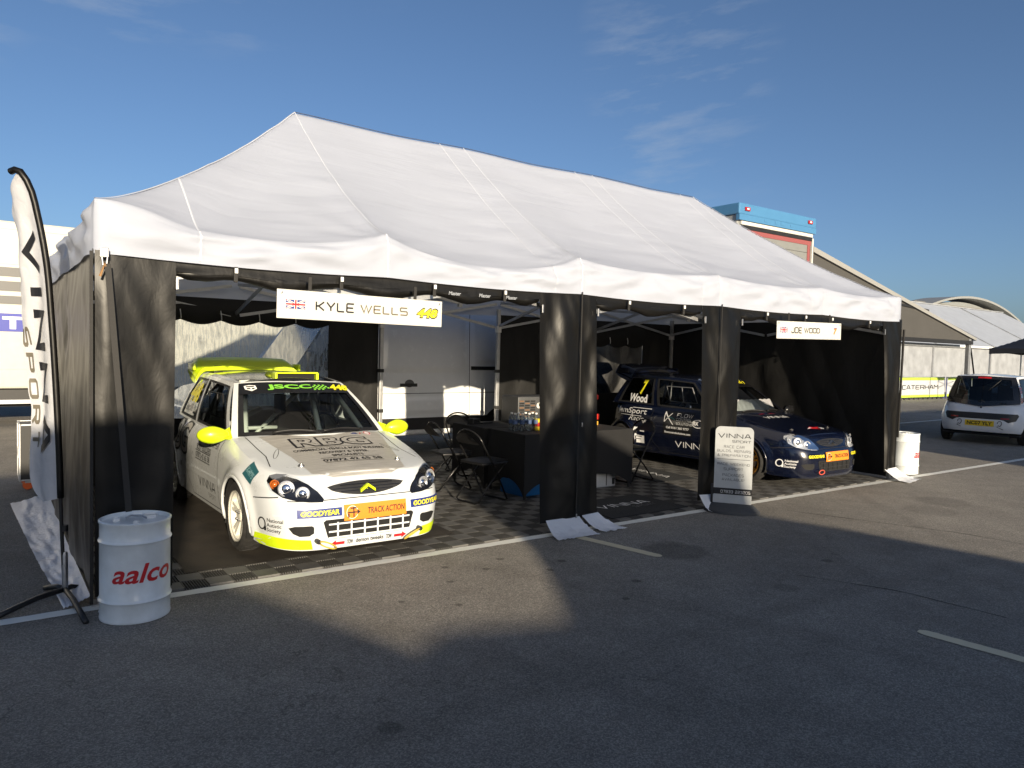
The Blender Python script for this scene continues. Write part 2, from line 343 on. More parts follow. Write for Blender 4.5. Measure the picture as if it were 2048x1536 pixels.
# ------------------------------------------------------------------ ground
def asphalt():
    m, n, l, p = nodes_of('asphalt')
    t = n.new("ShaderNodeTexCoord")
    def nz(sc, det=4, rg=.6):
        a = n.new("ShaderNodeTexNoise"); a.inputs['Scale'].default_value = sc; a.inputs['Detail'].default_value = det; a.inputs['Roughness'].default_value = rg
        l.new(t.outputs['Object'], a.inputs['Vector']); return a
    big = nz(.35, 5); mid = nz(3.2, 4); vo = n.new("ShaderNodeTexVoronoi"); vo.inputs['Scale'].default_value = 150; l.new(t.outputs['Object'], vo.inputs['Vector'])
    fine = nz(260, 2)
    r = n.new("ShaderNodeValToRGB"); e = r.color_ramp.elements; e[0].position = .05; e[0].color = (.135, .126, .113, 1); e[1].position = .9; e[1].color = (.44, .405, .35, 1)
    x = r.color_ramp.elements.new(.5); x.color = (.24, .223, .198, 1)
    sp = n.new("ShaderNodeSeparateColor"); l.new(vo.outputs['Color'], sp.inputs[0])
    mxf = n.new("ShaderNodeMath"); mxf.operation = 'MULTIPLY_ADD'; mxf.inputs[1].default_value = .62; l.new(sp.outputs[0], mxf.inputs[0])
    mm = n.new("ShaderNodeMath"); mm.operation = 'MULTIPLY'; mm.inputs[1].default_value = .38; l.new(fine.outputs['Fac'], mm.inputs[0]); l.new(mm.outputs[0], mxf.inputs[2])
    l.new(mxf.outputs[0], r.inputs[0])
    rb = n.new("ShaderNodeMapRange"); rb.inputs[1].default_value = .3; rb.inputs[2].default_value = .7; rb.inputs[3].default_value = .84; rb.inputs[4].default_value = 1.26; l.new(big.outputs['Fac'], rb.inputs[0])
    rm = n.new("ShaderNodeMapRange"); rm.inputs[1].default_value = .3; rm.inputs[2].default_value = .7; rm.inputs[3].default_value = .88; rm.inputs[4].default_value = 1.1; l.new(mid.outputs['Fac'], rm.inputs[0])
    a1 = n.new("ShaderNodeMath"); a1.operation = 'MULTIPLY'; l.new(rb.outputs[0], a1.inputs[0]); l.new(rm.outputs[0], a1.inputs[1])
    # fluid stains with their own outlines (oil and drips dried into the surface)
    last = a1.outputs[0]
    spots = [(4.32, -1.02, .30, .62), (4.25, -2.15, .10, .75), (3.25, -.75, .04, .5), (2.85, -.45, .035, .5), (2.6, -.62, .03, .5), (3.02, -.9, .03, .45), (8.9, -1.15, .34, .78), (8.2, -1.35, .3, .82),
             (2.35, -.42, .03, .5), (2.2, -.75, .028, .55), (3.4, -1.45, .04, .5), (3.05, -1.7, .03, .55), (2.0, -1.2, .025, .5), (5.2, -1.9, .05, .6), (.9, -2.4, .06, .6), (6.3, -2.0, .2, .86), (1.7, -.95, .025, .5)]
    wob = nz(9, 3)
    for sx, sy, rad, dk in spots:
        vm = n.new("ShaderNodeVectorMath"); vm.operation = 'DISTANCE'; vm.inputs[1].default_value = (sx, sy, 0); l.new(t.outputs['Object'], vm.inputs[0])
        ad = n.new("ShaderNodeMath"); ad.operation = 'MULTIPLY_ADD'; ad.inputs[1].default_value = rad*.8; l.new(wob.outputs['Fac'], ad.inputs[0]); l.new(vm.outputs['Value'], ad.inputs[2])
        mr = n.new("ShaderNodeMapRange"); mr.inputs[1].default_value = rad*1.15; mr.inputs[2].default_value = rad*1.5; mr.inputs[3].default_value = dk; mr.inputs[4].default_value = 1; l.new(ad.outputs[0], mr.inputs[0])
        ml = n.new("ShaderNodeMath"); ml.operation = 'MULTIPLY'; l.new(last, ml.inputs[0]); l.new(mr.outputs[0], ml.inputs[1]); last = ml.outputs[0]
    ck = nz(.55, 6, .55); ckm = nz(.23, 2)
    ab = n.new("ShaderNodeMath"); ab.operation = 'SUBTRACT'; ab.inputs[1].default_value = .5; l.new(ck.outputs['Fac'], ab.inputs[0])
    ab2 = n.new("ShaderNodeMath"); ab2.operation = 'ABSOLUTE'; l.new(ab.outputs[0], ab2.inputs[0])
    cr = n.new("ShaderNodeMapRange"); cr.inputs[1].default_value = .0007; cr.inputs[2].default_value = .0020; cr.inputs[3].default_value = 1; cr.inputs[4].default_value = 0; l.new(ab2.outputs[0], cr.inputs[0])
    cm = n.new("ShaderNodeMapRange"); cm.inputs[1].default_value = .52; cm.inputs[2].default_value = .60; cm.inputs[3].default_value = 0; cm.inputs[4].default_value = .30; l.new(ckm.outputs['Fac'], cm.inputs[0])
    cx = n.new("ShaderNodeMath"); cx.operation = 'MULTIPLY'; l.new(cr.outputs[0], cx.inputs[0]); l.new(cm.outputs[0], cx.inputs[1])
    ci = n.new("ShaderNodeMath"); ci.operation = 'SUBTRACT'; ci.inputs[0].default_value = 1; l.new(cx.outputs[0], ci.inputs[1])
    cl = n.new("ShaderNodeMath"); cl.operation = 'MULTIPLY'; l.new(last, cl.inputs[0]); l.new(ci.outputs[0], cl.inputs[1]); last = cl.outputs[0]
    for (ax_, ay_, rad_) in ((-14, -9, 17.2), (-14, -9, 18.62), (24, -15, 21.4), (24, -15, 22.8), (3, -30, 27.6)):
        vm = n.new("ShaderNodeVectorMath"); vm.operation = 'DISTANCE'; vm.inputs[1].default_value = (ax_, ay_, 0); l.new(t.outputs['Object'], vm.inputs[0])
        sb_ = n.new("ShaderNodeMath"); sb_.operation = 'SUBTRACT'; sb_.inputs[1].default_value = rad_; l.new(vm.outputs['Value'], sb_.inputs[0])
        av = n.new("ShaderNodeMath"); av.operation = 'ABSOLUTE'; l.new(sb_.outputs[0], av.inputs[0])
        mr = n.new("ShaderNodeMapRange"); mr.inputs[1].default_value = .05; mr.inputs[2].default_value = .12; mr.inputs[3].default_value = .16; mr.inputs[4].default_value = 0; l.new(av.outputs[0], mr.inputs[0])
        mk = n.new("ShaderNodeMath"); mk.operation = 'MULTIPLY'; l.new(mr.outputs[0], mk.inputs[0]); l.new(big.outputs['Fac'], mk.inputs[1])
        ci = n.new("ShaderNodeMath"); ci.operation = 'SUBTRACT'; ci.inputs[0].default_value = 1; l.new(mk.outputs[0], ci.inputs[1])
        cl = n.new("ShaderNodeMath"); cl.operation = 'MULTIPLY'; l.new(last, cl.inputs[0]); l.new(ci.outputs[0], cl.inputs[1]); last = cl.outputs[0]
    vs = n.new("ShaderNodeVectorMath"); vs.operation = 'SCALE'; l.new(r.outputs[0], vs.inputs[0]); l.new(last, vs.inputs['Scale'])
    l.new(vs.outputs[0], p.inputs['Base Color']); p.inputs['Roughness'].default_value = .82; p.inputs['Specular IOR Level'].default_value = .35
    bn = n.new("ShaderNodeBump"); bn.inputs['Strength'].default_value = 1.0; bn.inputs['Distance'].default_value = .008
    hb = n.new("ShaderNodeMath"); hb.operation = 'ADD'; l.new(vo.outputs['Distance'], hb.inputs[0]); l.new(fine.outputs['Fac'], hb.inputs[1]); l.new(hb.outputs[0], bn.inputs['Height']); l.new(bn.outputs[0], p.inputs['Normal'])
    return m
M['asphalt'] = asphalt()
def paint(name, col):
    m, n, l, p = nodes_of(name); t = n.new("ShaderNodeTexCoord")
    a = n.new("ShaderNodeTexNoise"); a.inputs['Scale'].default_value = 70; a.inputs['Detail'].default_value = 5; a.inputs['Roughness'].default_value = .7; l.new(t.outputs['Object'], a.inputs['Vector'])
    b = n.new("ShaderNodeTexNoise"); b.inputs['Scale'].default_value = 5; b.inputs['Detail'].default_value = 4; l.new(t.outputs['Object'], b.inputs['Vector'])
    ad = n.new("ShaderNodeMath"); ad.operation = 'MULTIPLY_ADD'; ad.inputs[1].default_value = .45; l.new(b.outputs['Fac'], ad.inputs[0]); l.new(a.outputs['Fac'], ad.inputs[2])
    r = n.new("ShaderNodeValToRGB"); e = r.color_ramp.elements; e[0].position = .42; e[0].color = (.20, .19, .165, 1); e[1].position = .53; e[1].color = (*col, 1); l.new(ad.outputs[0], r.inputs[0])
    l.new(r.outputs[0], p.inputs['Base Color']); p.inputs['Roughness'].default_value = .7
    bn = n.new("ShaderNodeBump"); bn.inputs['Strength'].default_value = .5; bn.inputs['Distance'].default_value = .004; l.new(a.outputs['Fac'], bn.inputs['Height']); l.new(bn.outputs[0], p.inputs['Normal'])
    return m
M['line_white'] = paint('white road paint', (.74, .74, .69)); M['line_cream'] = paint('cream road paint', (.66, .58, .40))
g = MB().add([(-1500, -1500, 0), (1500, -1500, 0), (1500, 1500, 0), (-1500, 1500, 0)], [(0, 1, 2, 3)]).build('ground', 'asphalt'); tag(g, kind='structure')
def strip(name, a, b, wd, m, z, jit=.004, step=.06, rnd=0):
    a = Vector(a); b = Vector(b); L = (b-a).length; n = max(2, int(L/step)); t = (b-a)/L; s_ = Vector((-t.y, t.x)); vs = []; fs = []
    for i in range(n+1):
        p = a+(b-a)*i/n; k = 1.0
        if rnd: k = min(1, .45+.9*min(i, n-i)*step/rnd)
        for sg in (1, -1):
            q = p+s_*sg*(wd/2*k+random.uniform(-jit, jit)); vs.append((q.x, q.y, z))
        if i: fs.append((2*i-2, 2*i-1, 2*i+1, 2*i))
    return tag(MB().add(vs, fs).build(name, m), kind='structure')
strip('painted_line', (-14, -.045), (26, -.045), .105, 'line_white', .004)
strip('painted_line', (3.86, -.16), (4.06, -1.09), .10, 'line_cream', .004, rnd=.06, step=.03)
strip('painted_line', (4.21, -3.12), (4.48, -5.4), .10, 'line_cream', .004, rnd=.06, step=.03)
strip('painted_line', (9.35, -7), (9.7, -4.6), .10, 'line_cream', .004, rnd=.06)
strip('painted_line', (15.2, 4.6), (30, 5.0), .10, 'line_white', .004)
def seam_line(pts, wd):
    mb = MB(); 
    P = []
    for (a, b) in zip(pts[:-1], pts[1:]):
        a = Vector(a); b = Vector(b); n = int((b-a).length/.08)
        P += [a+(b-a)*i/n + Vector((N(i*.3, a.x)*.02, N(a.y, i*.3)*.02)) for i in range(n)]
    vs = []; fs = []
    for i in range(len(P)):
        k = wd*(.4+abs(N(i*.21, pts[0][0]*3))*1.6); vs += [(P[i].x-k*.5, P[i].y-k*.5, .0022), (P[i].x+k*.5, P[i].y+k*.5, .0022)]
        if i: fs.append((2*i-2, 2*i-1, 2*i+1, 2*i))
    return tag(mb.add(vs, fs).build('asphalt_joint', 'matt_black'), kind='structure')
M['joint'] = mat('asphalt joint', (.035, .034, .032), .85)
for j in (seam_line([(6.7, -.5), (7.3, -2.0), (7.7, -4.5)], .012), seam_line([(4.6, -2.0), (4.9, -2.6), (5.0, -3.4)], .01), seam_line([(12.4, -.2), (11.5, -3.5)], .01)):
    j.data.materials[0] = M['joint']

# ------------------------------------------------------------------ interlocking floor tiles of the awning
TS = .3285
def tile_mesh():
    mb = MB(); q = TS/2; gp = .0015
    for i in (0, 1):
        for j in (0, 1):
            x0, y0 = i*q+gp, j*q+gp; x1, y1 = (i+1)*q-gp, (j+1)*q-gp
            if (i+j) % 2 == 0: mb.add([(x0,y0,0),(x1,y0,0),(x1,y1,0),(x0,y1,0),(x0,y0,.016),(x1,y0,.016),(x1,y1,.016),(x0,y1,.016)], [(4,5,6,7),(0,1,5,4),(1,2,6,5),(2,3,7,6),(3,0,4,7)])
            else:
                n = 9; wv = (y1-y0)/n
                for k in range(n):
                    a = x0+(x1-x0)*k/n; b = a+(x1-x0)/n*.42
                    mb.add([(a,y0,0),(b,y0,0),(b,y1,0),(a,y1,0),(a,y0,.016),(b,y0,.016),(b,y1,.016),(a,y1,.016)], [(4,5,6,7),(0,1,5,4),(1,2,6,5),(3,0,4,7)])
    return mb
M['tile'] = mat('grey polypropylene tile', (.135, .132, .125), .55, var=.35, vscale=6, bump=.2, bscale=90)
floor = thing('tiled_floor', 'grey chequered plastic tile floor laid under the white awning', 'floor')
tl = []
for i in range(30):
    for j in range(13): tl.append((.05+i*TS, .02+j*TS))
tl.sort(key=lambda q: (q[0]+.57)**2+(q[1]+5.32)**2)
M['tile_rib_shade'] = mat('grey ribs darkened for gap shade', (.075, .073, .070), .6, var=.3, vscale=6)  # ribs darker than the tile: shade of the slat gaps put into colour
tm = tile_mesh(); t0 = tm.build('tile', 'tile', floor, fix=False)
t0.data.materials.append(M['tile_rib_shade'])
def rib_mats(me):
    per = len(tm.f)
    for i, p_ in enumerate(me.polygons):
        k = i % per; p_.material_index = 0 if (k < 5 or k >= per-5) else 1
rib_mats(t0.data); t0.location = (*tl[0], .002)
for q in tl[1:300]:
    o = t0.copy(); COL.objects.link(o); o.location = (*q, .002); o.parent = floor
rest = MB()
for q in tl[300:]: rest.add(tm.v, tm.f, Matrix.Translation((*q, .002)))
rf_ = tag(rest.build('tile_field', 'tile', floor, fix=False), kind='stuff'); rf_.data.materials.append(M['tile_rib_shade']); rib_mats(rf_.data)
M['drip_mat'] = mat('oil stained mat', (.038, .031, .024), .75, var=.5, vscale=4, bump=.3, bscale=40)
def cloth_sheet(x0, x1, y0, y1, z, amp=.004, nx=24, ny=24):
    def fn(a, b):
        return (x0+(x1-x0)*a+N(b*6, x0)*.02, y0+(y1-y0)*b+N(a*6, y1)*.02, z+amp*(N(a*5+x0, b*5)+.5))
    return MB().grid(fn, nx, ny)
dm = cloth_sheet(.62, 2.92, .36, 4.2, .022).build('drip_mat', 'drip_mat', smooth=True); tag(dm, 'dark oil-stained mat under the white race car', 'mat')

# ------------------------------------------------------------------ the awning
D = 4.28; ZT, ZB, ZR = 2.59, 2.25, 4.05; LU = 10.0
BAY = [.15, .18, .06, .045, .045]
def eave_sag(s, bays=BAY):
    k = min(len(bays)-1, max(0, int(s/2))); t = s/2-k; return bays[k]*max(0, (4*t*(1-t)))**.8
def roof_z(u, v):
    df = min(v, D-v)/(D/2); de = min(u, LU-u)/2.0; d = max(0, min(1, df, de))
    g_ = d**1.26
    if df < de: sg = eave_sag(u) if v < D/2 else .05*abs(math.sin(math.pi*u/2))
    else: sg = .07*abs(math.sin(math.pi*v/(D/2)))
    z = ZT+(ZR-ZT)*g_ - sg*(1-d)**2.2*sm(0, .3, abs(df-de))
    fr = (u/2) % 1.0
    if df < de:
        hp = sm(0, .3, abs(df-de)) if (u < 2 or u > 8) else 1
        z -= (.03*math.sin(math.pi*fr)**2*math.sin(math.pi*min(1, d)) + .016*math.sin(math.pi*fr)**2*sm(.6, 1, d)*(1 if 2 < u < 8 else 0))*hp
        for sx_ in (2.0, 3.68, 5.70, 7.72):     # gathers running into the sewn seams, and folds fanning from the truss nodes
            q_ = sx_-u
            if 0 < q_ < 1.1: z += .0055*math.sin(d*46+N(u*2, sx_)*3)*math.exp(-q_/.38)*sm(0, .06, q_)*(.4+abs(N(d*5, sx_))*2)*sm(0, .15, d)*sm(0, .1, 1-d)
        kn = round(u/2)*2; rx_, ry_ = u-kn, v
        if 0 < kn < 10 and v < D/2: rr_ = math.hypot(rx_, ry_); z += .010*math.sin(math.atan2(ry_, rx_)*11+kn)*math.exp(-rr_/.5)*sm(0, .15, rr_)*hp
    wr = N(u*.8+3, d*10, v*.3)*.012 + N(u*1.6+d*1.5, d*19, 4.)*.004*sm(.1, .5, abs(N(u*.45, d*1.3, 9.))*2)
    z += wr*sm(0, .08, d)*(.35+.9*abs(N(u*.7, 7.7))*1.5)
    return z
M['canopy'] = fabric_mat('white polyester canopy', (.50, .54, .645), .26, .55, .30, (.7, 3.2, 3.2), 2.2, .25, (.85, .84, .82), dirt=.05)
M['canopy_trim'] = fabric_mat('white seam tape', (.60, .63, .70), .1, .5, .15, (1, 1, 1), 40, .3)
M['curtain'] = fabric_mat('black coated polyester', (.0046, .0042, .0035), 0, .42, .16, (1, 1, .5), 9, .36, dirt=.3)
M['curtain_dull'] = fabric_mat('black polyester inner side', (.010, .010, .010), 0, .6, .3, (1, 1, .6), 10, .35, dirt=.3)
M['skirt'] = fabric_mat('white pvc skirt', (.76, .78, .82), .1, .4, .4, (1, 1, 1), 18, .5)
M['webbing'] = mat('black webbing', (.016, .015, .014), .7)
M['clearpvc'] = glass_mat('clear pvc window', (.86, .91, .95), .05, .95, haze=.42, hazecol=(.46, .56, .67))
M['clearpvc_shaded'] = glass_mat('far bay pvc tinted for the dark behind', (.50, .66, .90), .04, .10, haze=.02)  # near-black tint stands in for the dark space behind this sheet
aw = thing('race_awning', 'large white pop-up awning with black side curtains over two race cars', 'awning')
NU, NV = 250, 107
us = [LU*i/NU for i in range(NU+1)]; vs_ = [D*j/NV for j in range(NV+1)]
cv = MB()
cv.add([(u, v, roof_z(u, v)) for v in vs_ for u in us], [(j*(NU+1)+i, j*(NU+1)+i+1, (j+1)*(NU+1)+i+1, (j+1)*(NU+1)+i) for j in range(NV) for i in range(NU)])
def val_off(s, w_, seed):   # outward folds of the hanging valance
    k = s/2; nd = abs(k-round(k))*2
    dg_ = math.sin((w_*1.3+nd*1.8+seed)*5.2)*.018*sm(0, .25, nd)
    return .012*math.sin(math.pi*w_)*(1 if nd > .1 else .3)+dg_*sm(0, .2, w_)*(1-.4*w_)+N(s*2.1+w_*1.5, w_*3, seed)*.040*sm(0, .3, w_)*sm(0, .12, nd)*(1-.5*w_)+N(s*7+w_*3, w_*5, seed)*.010*sm(0, .2, w_)
def val_out(s, w_, seed): return .034*sm(0, .25, w_)+max(-.02*sm(0, .25, w_), val_off(s, w_, seed)*(1-.75*sm(.55, 1, w_)))
def valance(fn_top, fn_pos, n, L, seed, rows=14):
    vs = []; fs = []
    for j in range(rows+1):
        w_ = j/rows
        for i in range(n+1):
            s = L*i/n; zt_ = fn_top(s); zb_ = ZB-.02*abs(math.sin(math.pi*s/2))
            ed = sm(0, .15, s)*sm(0, .15, L-s)
            x, y = fn_pos(s, val_out(s, w_, seed)*ed); vs.append((x, y, zt_+(zb_-zt_)*w_))
    for j in range(rows):
        for i in range(n): fs.append((j*(n+1)+i, (j+1)*(n+1)+i, (j+1)*(n+1)+i+1, j*(n+1)+i+1))
    cv.add(vs, fs)
valance(lambda s: roof_z(s, 0), lambda s, o: (s, -o), NU, LU, 1.3)
valance(lambda s: roof_z(s, D), lambda s, o: (s, D+o), NU, LU, 5.1)
valance(lambda s: roof_z(0, s), lambda s, o: (-o, s), NV, D, 2.2)
valance(lambda s: roof_z(LU, s), lambda s, o: (LU+o, s), NV, D, 8.2)
bm = bmesh.new()
_vv = [bm.verts.new(q) for q in cv.v]
for q in cv.f: bm.faces.new([_vv[i] for i in q])
bmesh.ops.remove_doubles(bm, verts=bm.verts[:], dist=1e-4)
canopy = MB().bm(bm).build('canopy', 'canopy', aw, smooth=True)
def seam(pathfn, n, wd, lift, name='seam', m='canopy_trim'):
    P = [Vector(pathfn(i/n)) for i in range(n+1)]; mb = MB(); vs = []; fs = []
    for i, p in enumerate(P):
        t = (P[min(n, i+1)]-P[max(0, i-1)]).normalized(); s_ = Vector((0, 0, 1)).cross(t)
        if s_.length < .2: s_ = Vector((1, 0, 0))
        s_.normalize(); up = t.cross(s_)
        vs += [p+s_*wd/2+up*lift*.2, p+up*lift, p-s_*wd/2+up*lift*.2]
        if i: fs += [(3*i-3, 3*i-2, 3*i+1, 3*i), (3*i-2, 3*i-1, 3*i+2, 3*i+1)]
    return mb.add(vs, fs).build(name, m, canopy, smooth=True)
for u in (2, 4, 6, 8): seam(lambda t, u=u: (u, D/2*t, roof_z(u, D/2*t)), 60, .010, .003)
for u in (3.68, 5.70, 7.72): seam(lambda t, u=u: (u, D/2*t, roof_z(u, D/2*t)), 60, .010, .003)
seam(lambda t: (2*t, D/2*t, roof_z(2*t, D/2*t)), 60, .022, .006); seam(lambda t: (10-2*t, D/2*t, roof_z(10-2*t, D/2*t)), 60, .022, .006)
seam(lambda t: (2+6*t, D/2, roof_z(2+6*t, D/2)), 90, .03, .004)
seam(lambda t: (.62, .62*D/4*t, roof_z(.62, .62*D/4*t)), 16, .016, .004)
def vseam(u, wd=.013):
    zt = roof_z(u, 0); seam_pts = []
    mb = MB(); vs = []; fs = []
    for i in range(11):
        w_ = i/10; ed = sm(0, .15, u)*sm(0, .15, LU-u); y = -val_out(u, w_, 1.3)*ed-.004; z = zt+(ZB-zt)*w_
        vs += [(u-wd/2, y, z), (u+wd/2, y, z)]
        if i: fs.append((2*i-2, 2*i, 2*i+1, 2*i-1))
    mb.add(vs, fs).build('seam', 'canopy_trim', canopy, smooth=True)
for u in (.62, 2, 3.68, 4, 5.70, 6, 7.72, 8, 9.62): vseam(u)
# legs and truss
def leg(u, v):
    o = MB().box((u-.026, v-.026, 0.012), (u+.026, v+.026, 2.34), bev=.006).build('leg', 'alu', aw)
    MB().box((u-.06, v-.06, 0.0), (u+.06, v+.06, .012)).build('foot_plate', 'steel', o)
    for z in (1.35, .78): MB().box((u-.034, v-.034, z), (u+.034, v+.034, z+.05), bev=.006).build('black_clip', 'black_plastic', o)
    MB().box((u-.036, v-.036, 1.98), (u+.036, v+.036, 2.08), bev=.006).build('slider', 'white_plastic', o)
for u in (.04, 4, 6, 9.96):
    for v in (.045, D-.045): leg(u, v)
def barp(a, b, wd=.02, dp=.038, m='alu', name='truss_bar'): MB().bar(a, b, wd, dp).build(name, m, aw)
for v in (.05, D-.05):
    for k in range(5):
        a, b = 2*k+.05, 2*k+1.95
        barp((a, v, 2.06), (b, v, 2.42)); barp((a, v+.03, 2.42), (b, v+.03, 2.06))
for u in (.05, 9.95):
    for k in range(2):
        a, b = D/2*k+.06, D/2*(k+1)-.02
        barp((u, a, 2.06), (u, b, 2.42)); barp((u+.03*(1 if u < 5 else -1), a, 2.42), (u+.03*(1 if u < 5 else -1), b, 2.06))
for u in (2, 4, 6, 8):
    for s_ in (0, 1):
        y0 = .06 if s_ == 0 else D-.06
        barp((u, y0, 2.08), (u, D/2, 2.62)); barp((u+.03, y0, 2.44), (u+.03, D/2, 2.28))
    MB().bar((u, D/2, 2.2), (u, D/2, roof_z(u, D/2)-.03), .045, .045).build('ridge_post', 'alu', aw)
for a, b in ((2, 4), (4, 6), (6, 8)): barp((a, D/2, 2.6), (b, D/2, 2.25)); barp((a, D/2+.03, 2.25), (b, D/2+.03, 2.6))
# curtains
def curtain(name, P0, P1, z0, z1, nrm, seed, m='curtain', fold=.03, nx=None, nz_=70, dp=None, taper=None, parent=None, vert=5.0, diag=1.0):
    P0 = Vector(P0); P1 = Vector(P1); nrm = Vector(nrm); L = (P1-P0).length; nx = nx or max(10, int(L/.03))
    def fn(a, b):
        z = z0+(z1-z0)*b; lo, hi = (taper(b) if taper else (0, 1)); p = P0+(P1-P0)*(lo+(hi-lo)*a)
        x = a*L; ev = sm(0, .12, a)*sm(0, .12, 1-a)*.8+.2
        top = sm(0, .25, 1-b)
        # vertical pleats, long diagonal tension folds from the upper corners, and short crumples
        f = fold*(.55*math.sin(x*vert*2.1+seed+N(b*1.2, seed)*2.2)*top + diag*.6*(1-abs(N(x*2.2-b*2.4+seed, b*.6+seed))*2.6)*sm(0, .15, 1-b) + diag*.30*(1-abs(N(x*5.2+b*4.2+seed*2, b*1.6-seed))*3.2)*(.3+.7*b) + .22*N(x*6+seed, b*3.5) + .10*N(x*3+seed, b*16))
        return p+nrm*(f*ev)+Vector((0, 0, z))
    return MB().grid(fn, nx, nz_).build(name, m, parent or aw, smooth=True)
fl = []
fl.append(curtain('front_curtain', (0.0, -.005, 0), (.475, -.005, 0), .06, 2.27, (0, -1, 0), 1.7, taper=lambda b: (0, .96+.04*b), fold=.022))
fl.append(curtain('front_curtain', (3.53, -.005, 0), (4.31, -.005, 0), .11, 2.28, (0, -1, 0), 4.4, taper=lambda b: (.09-.09*b, 1-.12*b), fold=.034))
fl.append(curtain('front_curtain', (5.75, -.005, 0), (6.42, -.005, 0), .11, 2.28, (0, -1, 0), 9.9, fold=.036, taper=lambda b: (.05-.05*b+.03*math.sin(b*3), 1)))
fl.append(curtain('front_curtain', (9.50, -.005, 0), (10.03, -.005, 0), .13, 2.28, (0, -1, 0), 13.1, fold=.034, taper=lambda b: (.42*(1-b)**.7, 1)))
for c, lb in zip(fl, ('narrow black front curtain behind the drum and feather flag', 'black front curtain gathered at the leg beside the covered table', 'black front curtain behind the pavement sign', 'black front curtain at the far corner, beside the sunlit drum')): c['label'] = lb
def zipper(u, z0, z1, y=-.04, par=None):
    MB().box((u-.006, y-.004, z0), (u+.006, y, z1)).build('zip', 'webbing', par)
    MB().box((u-.006, y-.012, z0), (u+.006, y-.004, z0+.04), bev=.003).build('zip_pull', 'steel', par)
zipper(4.0, .13, 2.27, -.05, fl[1]); zipper(4.03, 1.0, 1.06, -.06, fl[1]); zipper(6.03, .13, 2.27, -.05, fl[2])
for c, u in ((fl[0], .475), (fl[1], 3.54), (fl[1], 4.215), (fl[2], 5.77), (fl[2], 6.40), (fl[3], 9.51)):
    MB().box((u-.009, -.05, 2.05), (u+.009, -.035, 2.125), bev=.004).build('zip_pull', 'steel', c)
for c, u in ((fl[1], 3.535), (fl[2], 6.41)):   # stitched hem
    pass
def ground_skirt(pts, par, z0=.10):   # pts: (hem point, floor point) pairs
    n = 10
    def fn(a, b):
        k = a*(len(pts)-1); i = min(len(pts)-2, int(k)); t = k-i
        h = Vector(pts[i][0]).lerp(Vector(pts[i+1][0]), t); f = Vector(pts[i][1]).lerp(Vector(pts[i+1][1]), t)
        p = h.lerp(f, b); z = h.z*(1-b)**2.2+.006+(.020*abs(N(a*9+h.x, b*4))+.018*abs(N(a*22+h.x, b*7, h.y)))*sm(0, .3, b)
        return (p.x, p.y, z)
    return MB().grid(fn, 60 if len(pts) > 2 else 20, 14).build('ground_skirt', 'skirt', par, smooth=True)
ground_skirt([((3.66, -.02, .13), (3.62, -.27, 0)), ((4.06, -.03, .13), (4.12, -.27, 0))], fl[1])
ground_skirt([((4.10, -.02, .13), (4.22, -.25, 0)), ((4.31, -.02, .14), (4.52, -.22, 0))], fl[1])
ground_skirt([((5.80, -.02, .17), (5.84, -.17, 0)), ((6.12, -.02, .15), (6.10, -.2, 0))], fl[2])
ground_skirt([((9.72, -.02, .16), (9.82, -.32, 0)), ((10.03, -.02, .17), (10.38, -.22, 0))], fl[3])
ground_skirt([((.06, -.02, .10), (.0, -.16, 0)), ((.30, -.02, .10), (.28, -.2, 0))], fl[0])
lw = curtain('side_curtain', (-.01, 0, 0), (-.01, D, 0), .05, 2.28, (-1, 0, 0), 3.3, fold=.022, vert=2.0)
lw['label'] = 'black side curtain behind the feather flag'
ground_skirt([((-.02, .05, .05), (-.17, .02, 0)), ((-.03, 1.6, .06), (-.26, 1.5, 0)), ((-.02, 3.9, .07), (-.36, 3.75, 0))], lw)
curtain('side_curtain', (LU+.01, 0, 0), (LU+.01, D, 0), .03, 2.28, (1, 0, 0), 7.3, m='curtain_dull', fold=.02)
MB().box((-.03, -.03, .02), (-.012, -.012, 2.26)).build('zip', 'webbing', lw)
# back wall: black cloth round a clear window, an open bay in front of the van, black cloth with a window
def back_piece(u0, u1, z0, z1, seed): return curtain('back_curtain', (u0, D+.01, 0), (u1, D+.01, 0), z0, z1, (0, 1, 0), seed, m='curtain_dull', fold=.012, nz_=24)
back_piece(0, .9, .02, 2.26, 1); back_piece(.9, 3.24, .02, .78, 2); back_piece(3.24, 3.98, .02, 2.26, 3)
back_piece(6.06, 7.55, .02, 2.26, 4); back_piece(7.55, 9.25, .02, 1.0, 5); back_piece(9.25, LU, .02, 2.26, 6)
def window(u0, u1, z0, z1, m, ztop, seed, nsc):
    o = MB().grid(lambda a, b: (u0+(u1-u0)*a, D+.02+(.012 if seed == 1 else .0025)*N(a*5, b*4, seed), z0+(ztop-z0)*b), 30, 16).build('window', m, aw, smooth=True)
    mb = MB()
    def fn(a, b):
        sc = abs(math.sin(math.pi*a*nsc)); zb_ = z1-.055*sc; return (u0+(u1-u0)*a, D-.005-.03*math.sin(math.pi*b), zb_+(ztop-zb_)*b)
    bl = mb.grid(fn, 60, 8).build('window_blind', 'curtain_dull', o, smooth=True)
    for k in range(nsc+1):
        x = u0+(u1-u0)*k/nsc
        if 0 < k < nsc: MB().tube([(x, D-.04, z1+.01), (x-.006, D-.05, z1+.06), (x-.012, D-.04, z1+.12)], .006, 6).build('blind_tie', 'white_plastic', bl)
    return o
window(.9, 3.24, .78, 1.985, 'clearpvc', 2.26, 1, 5); window(7.55, 9.25, 1.0, 1.86, 'clearpvc_shaded', 2.26, 2, 4)
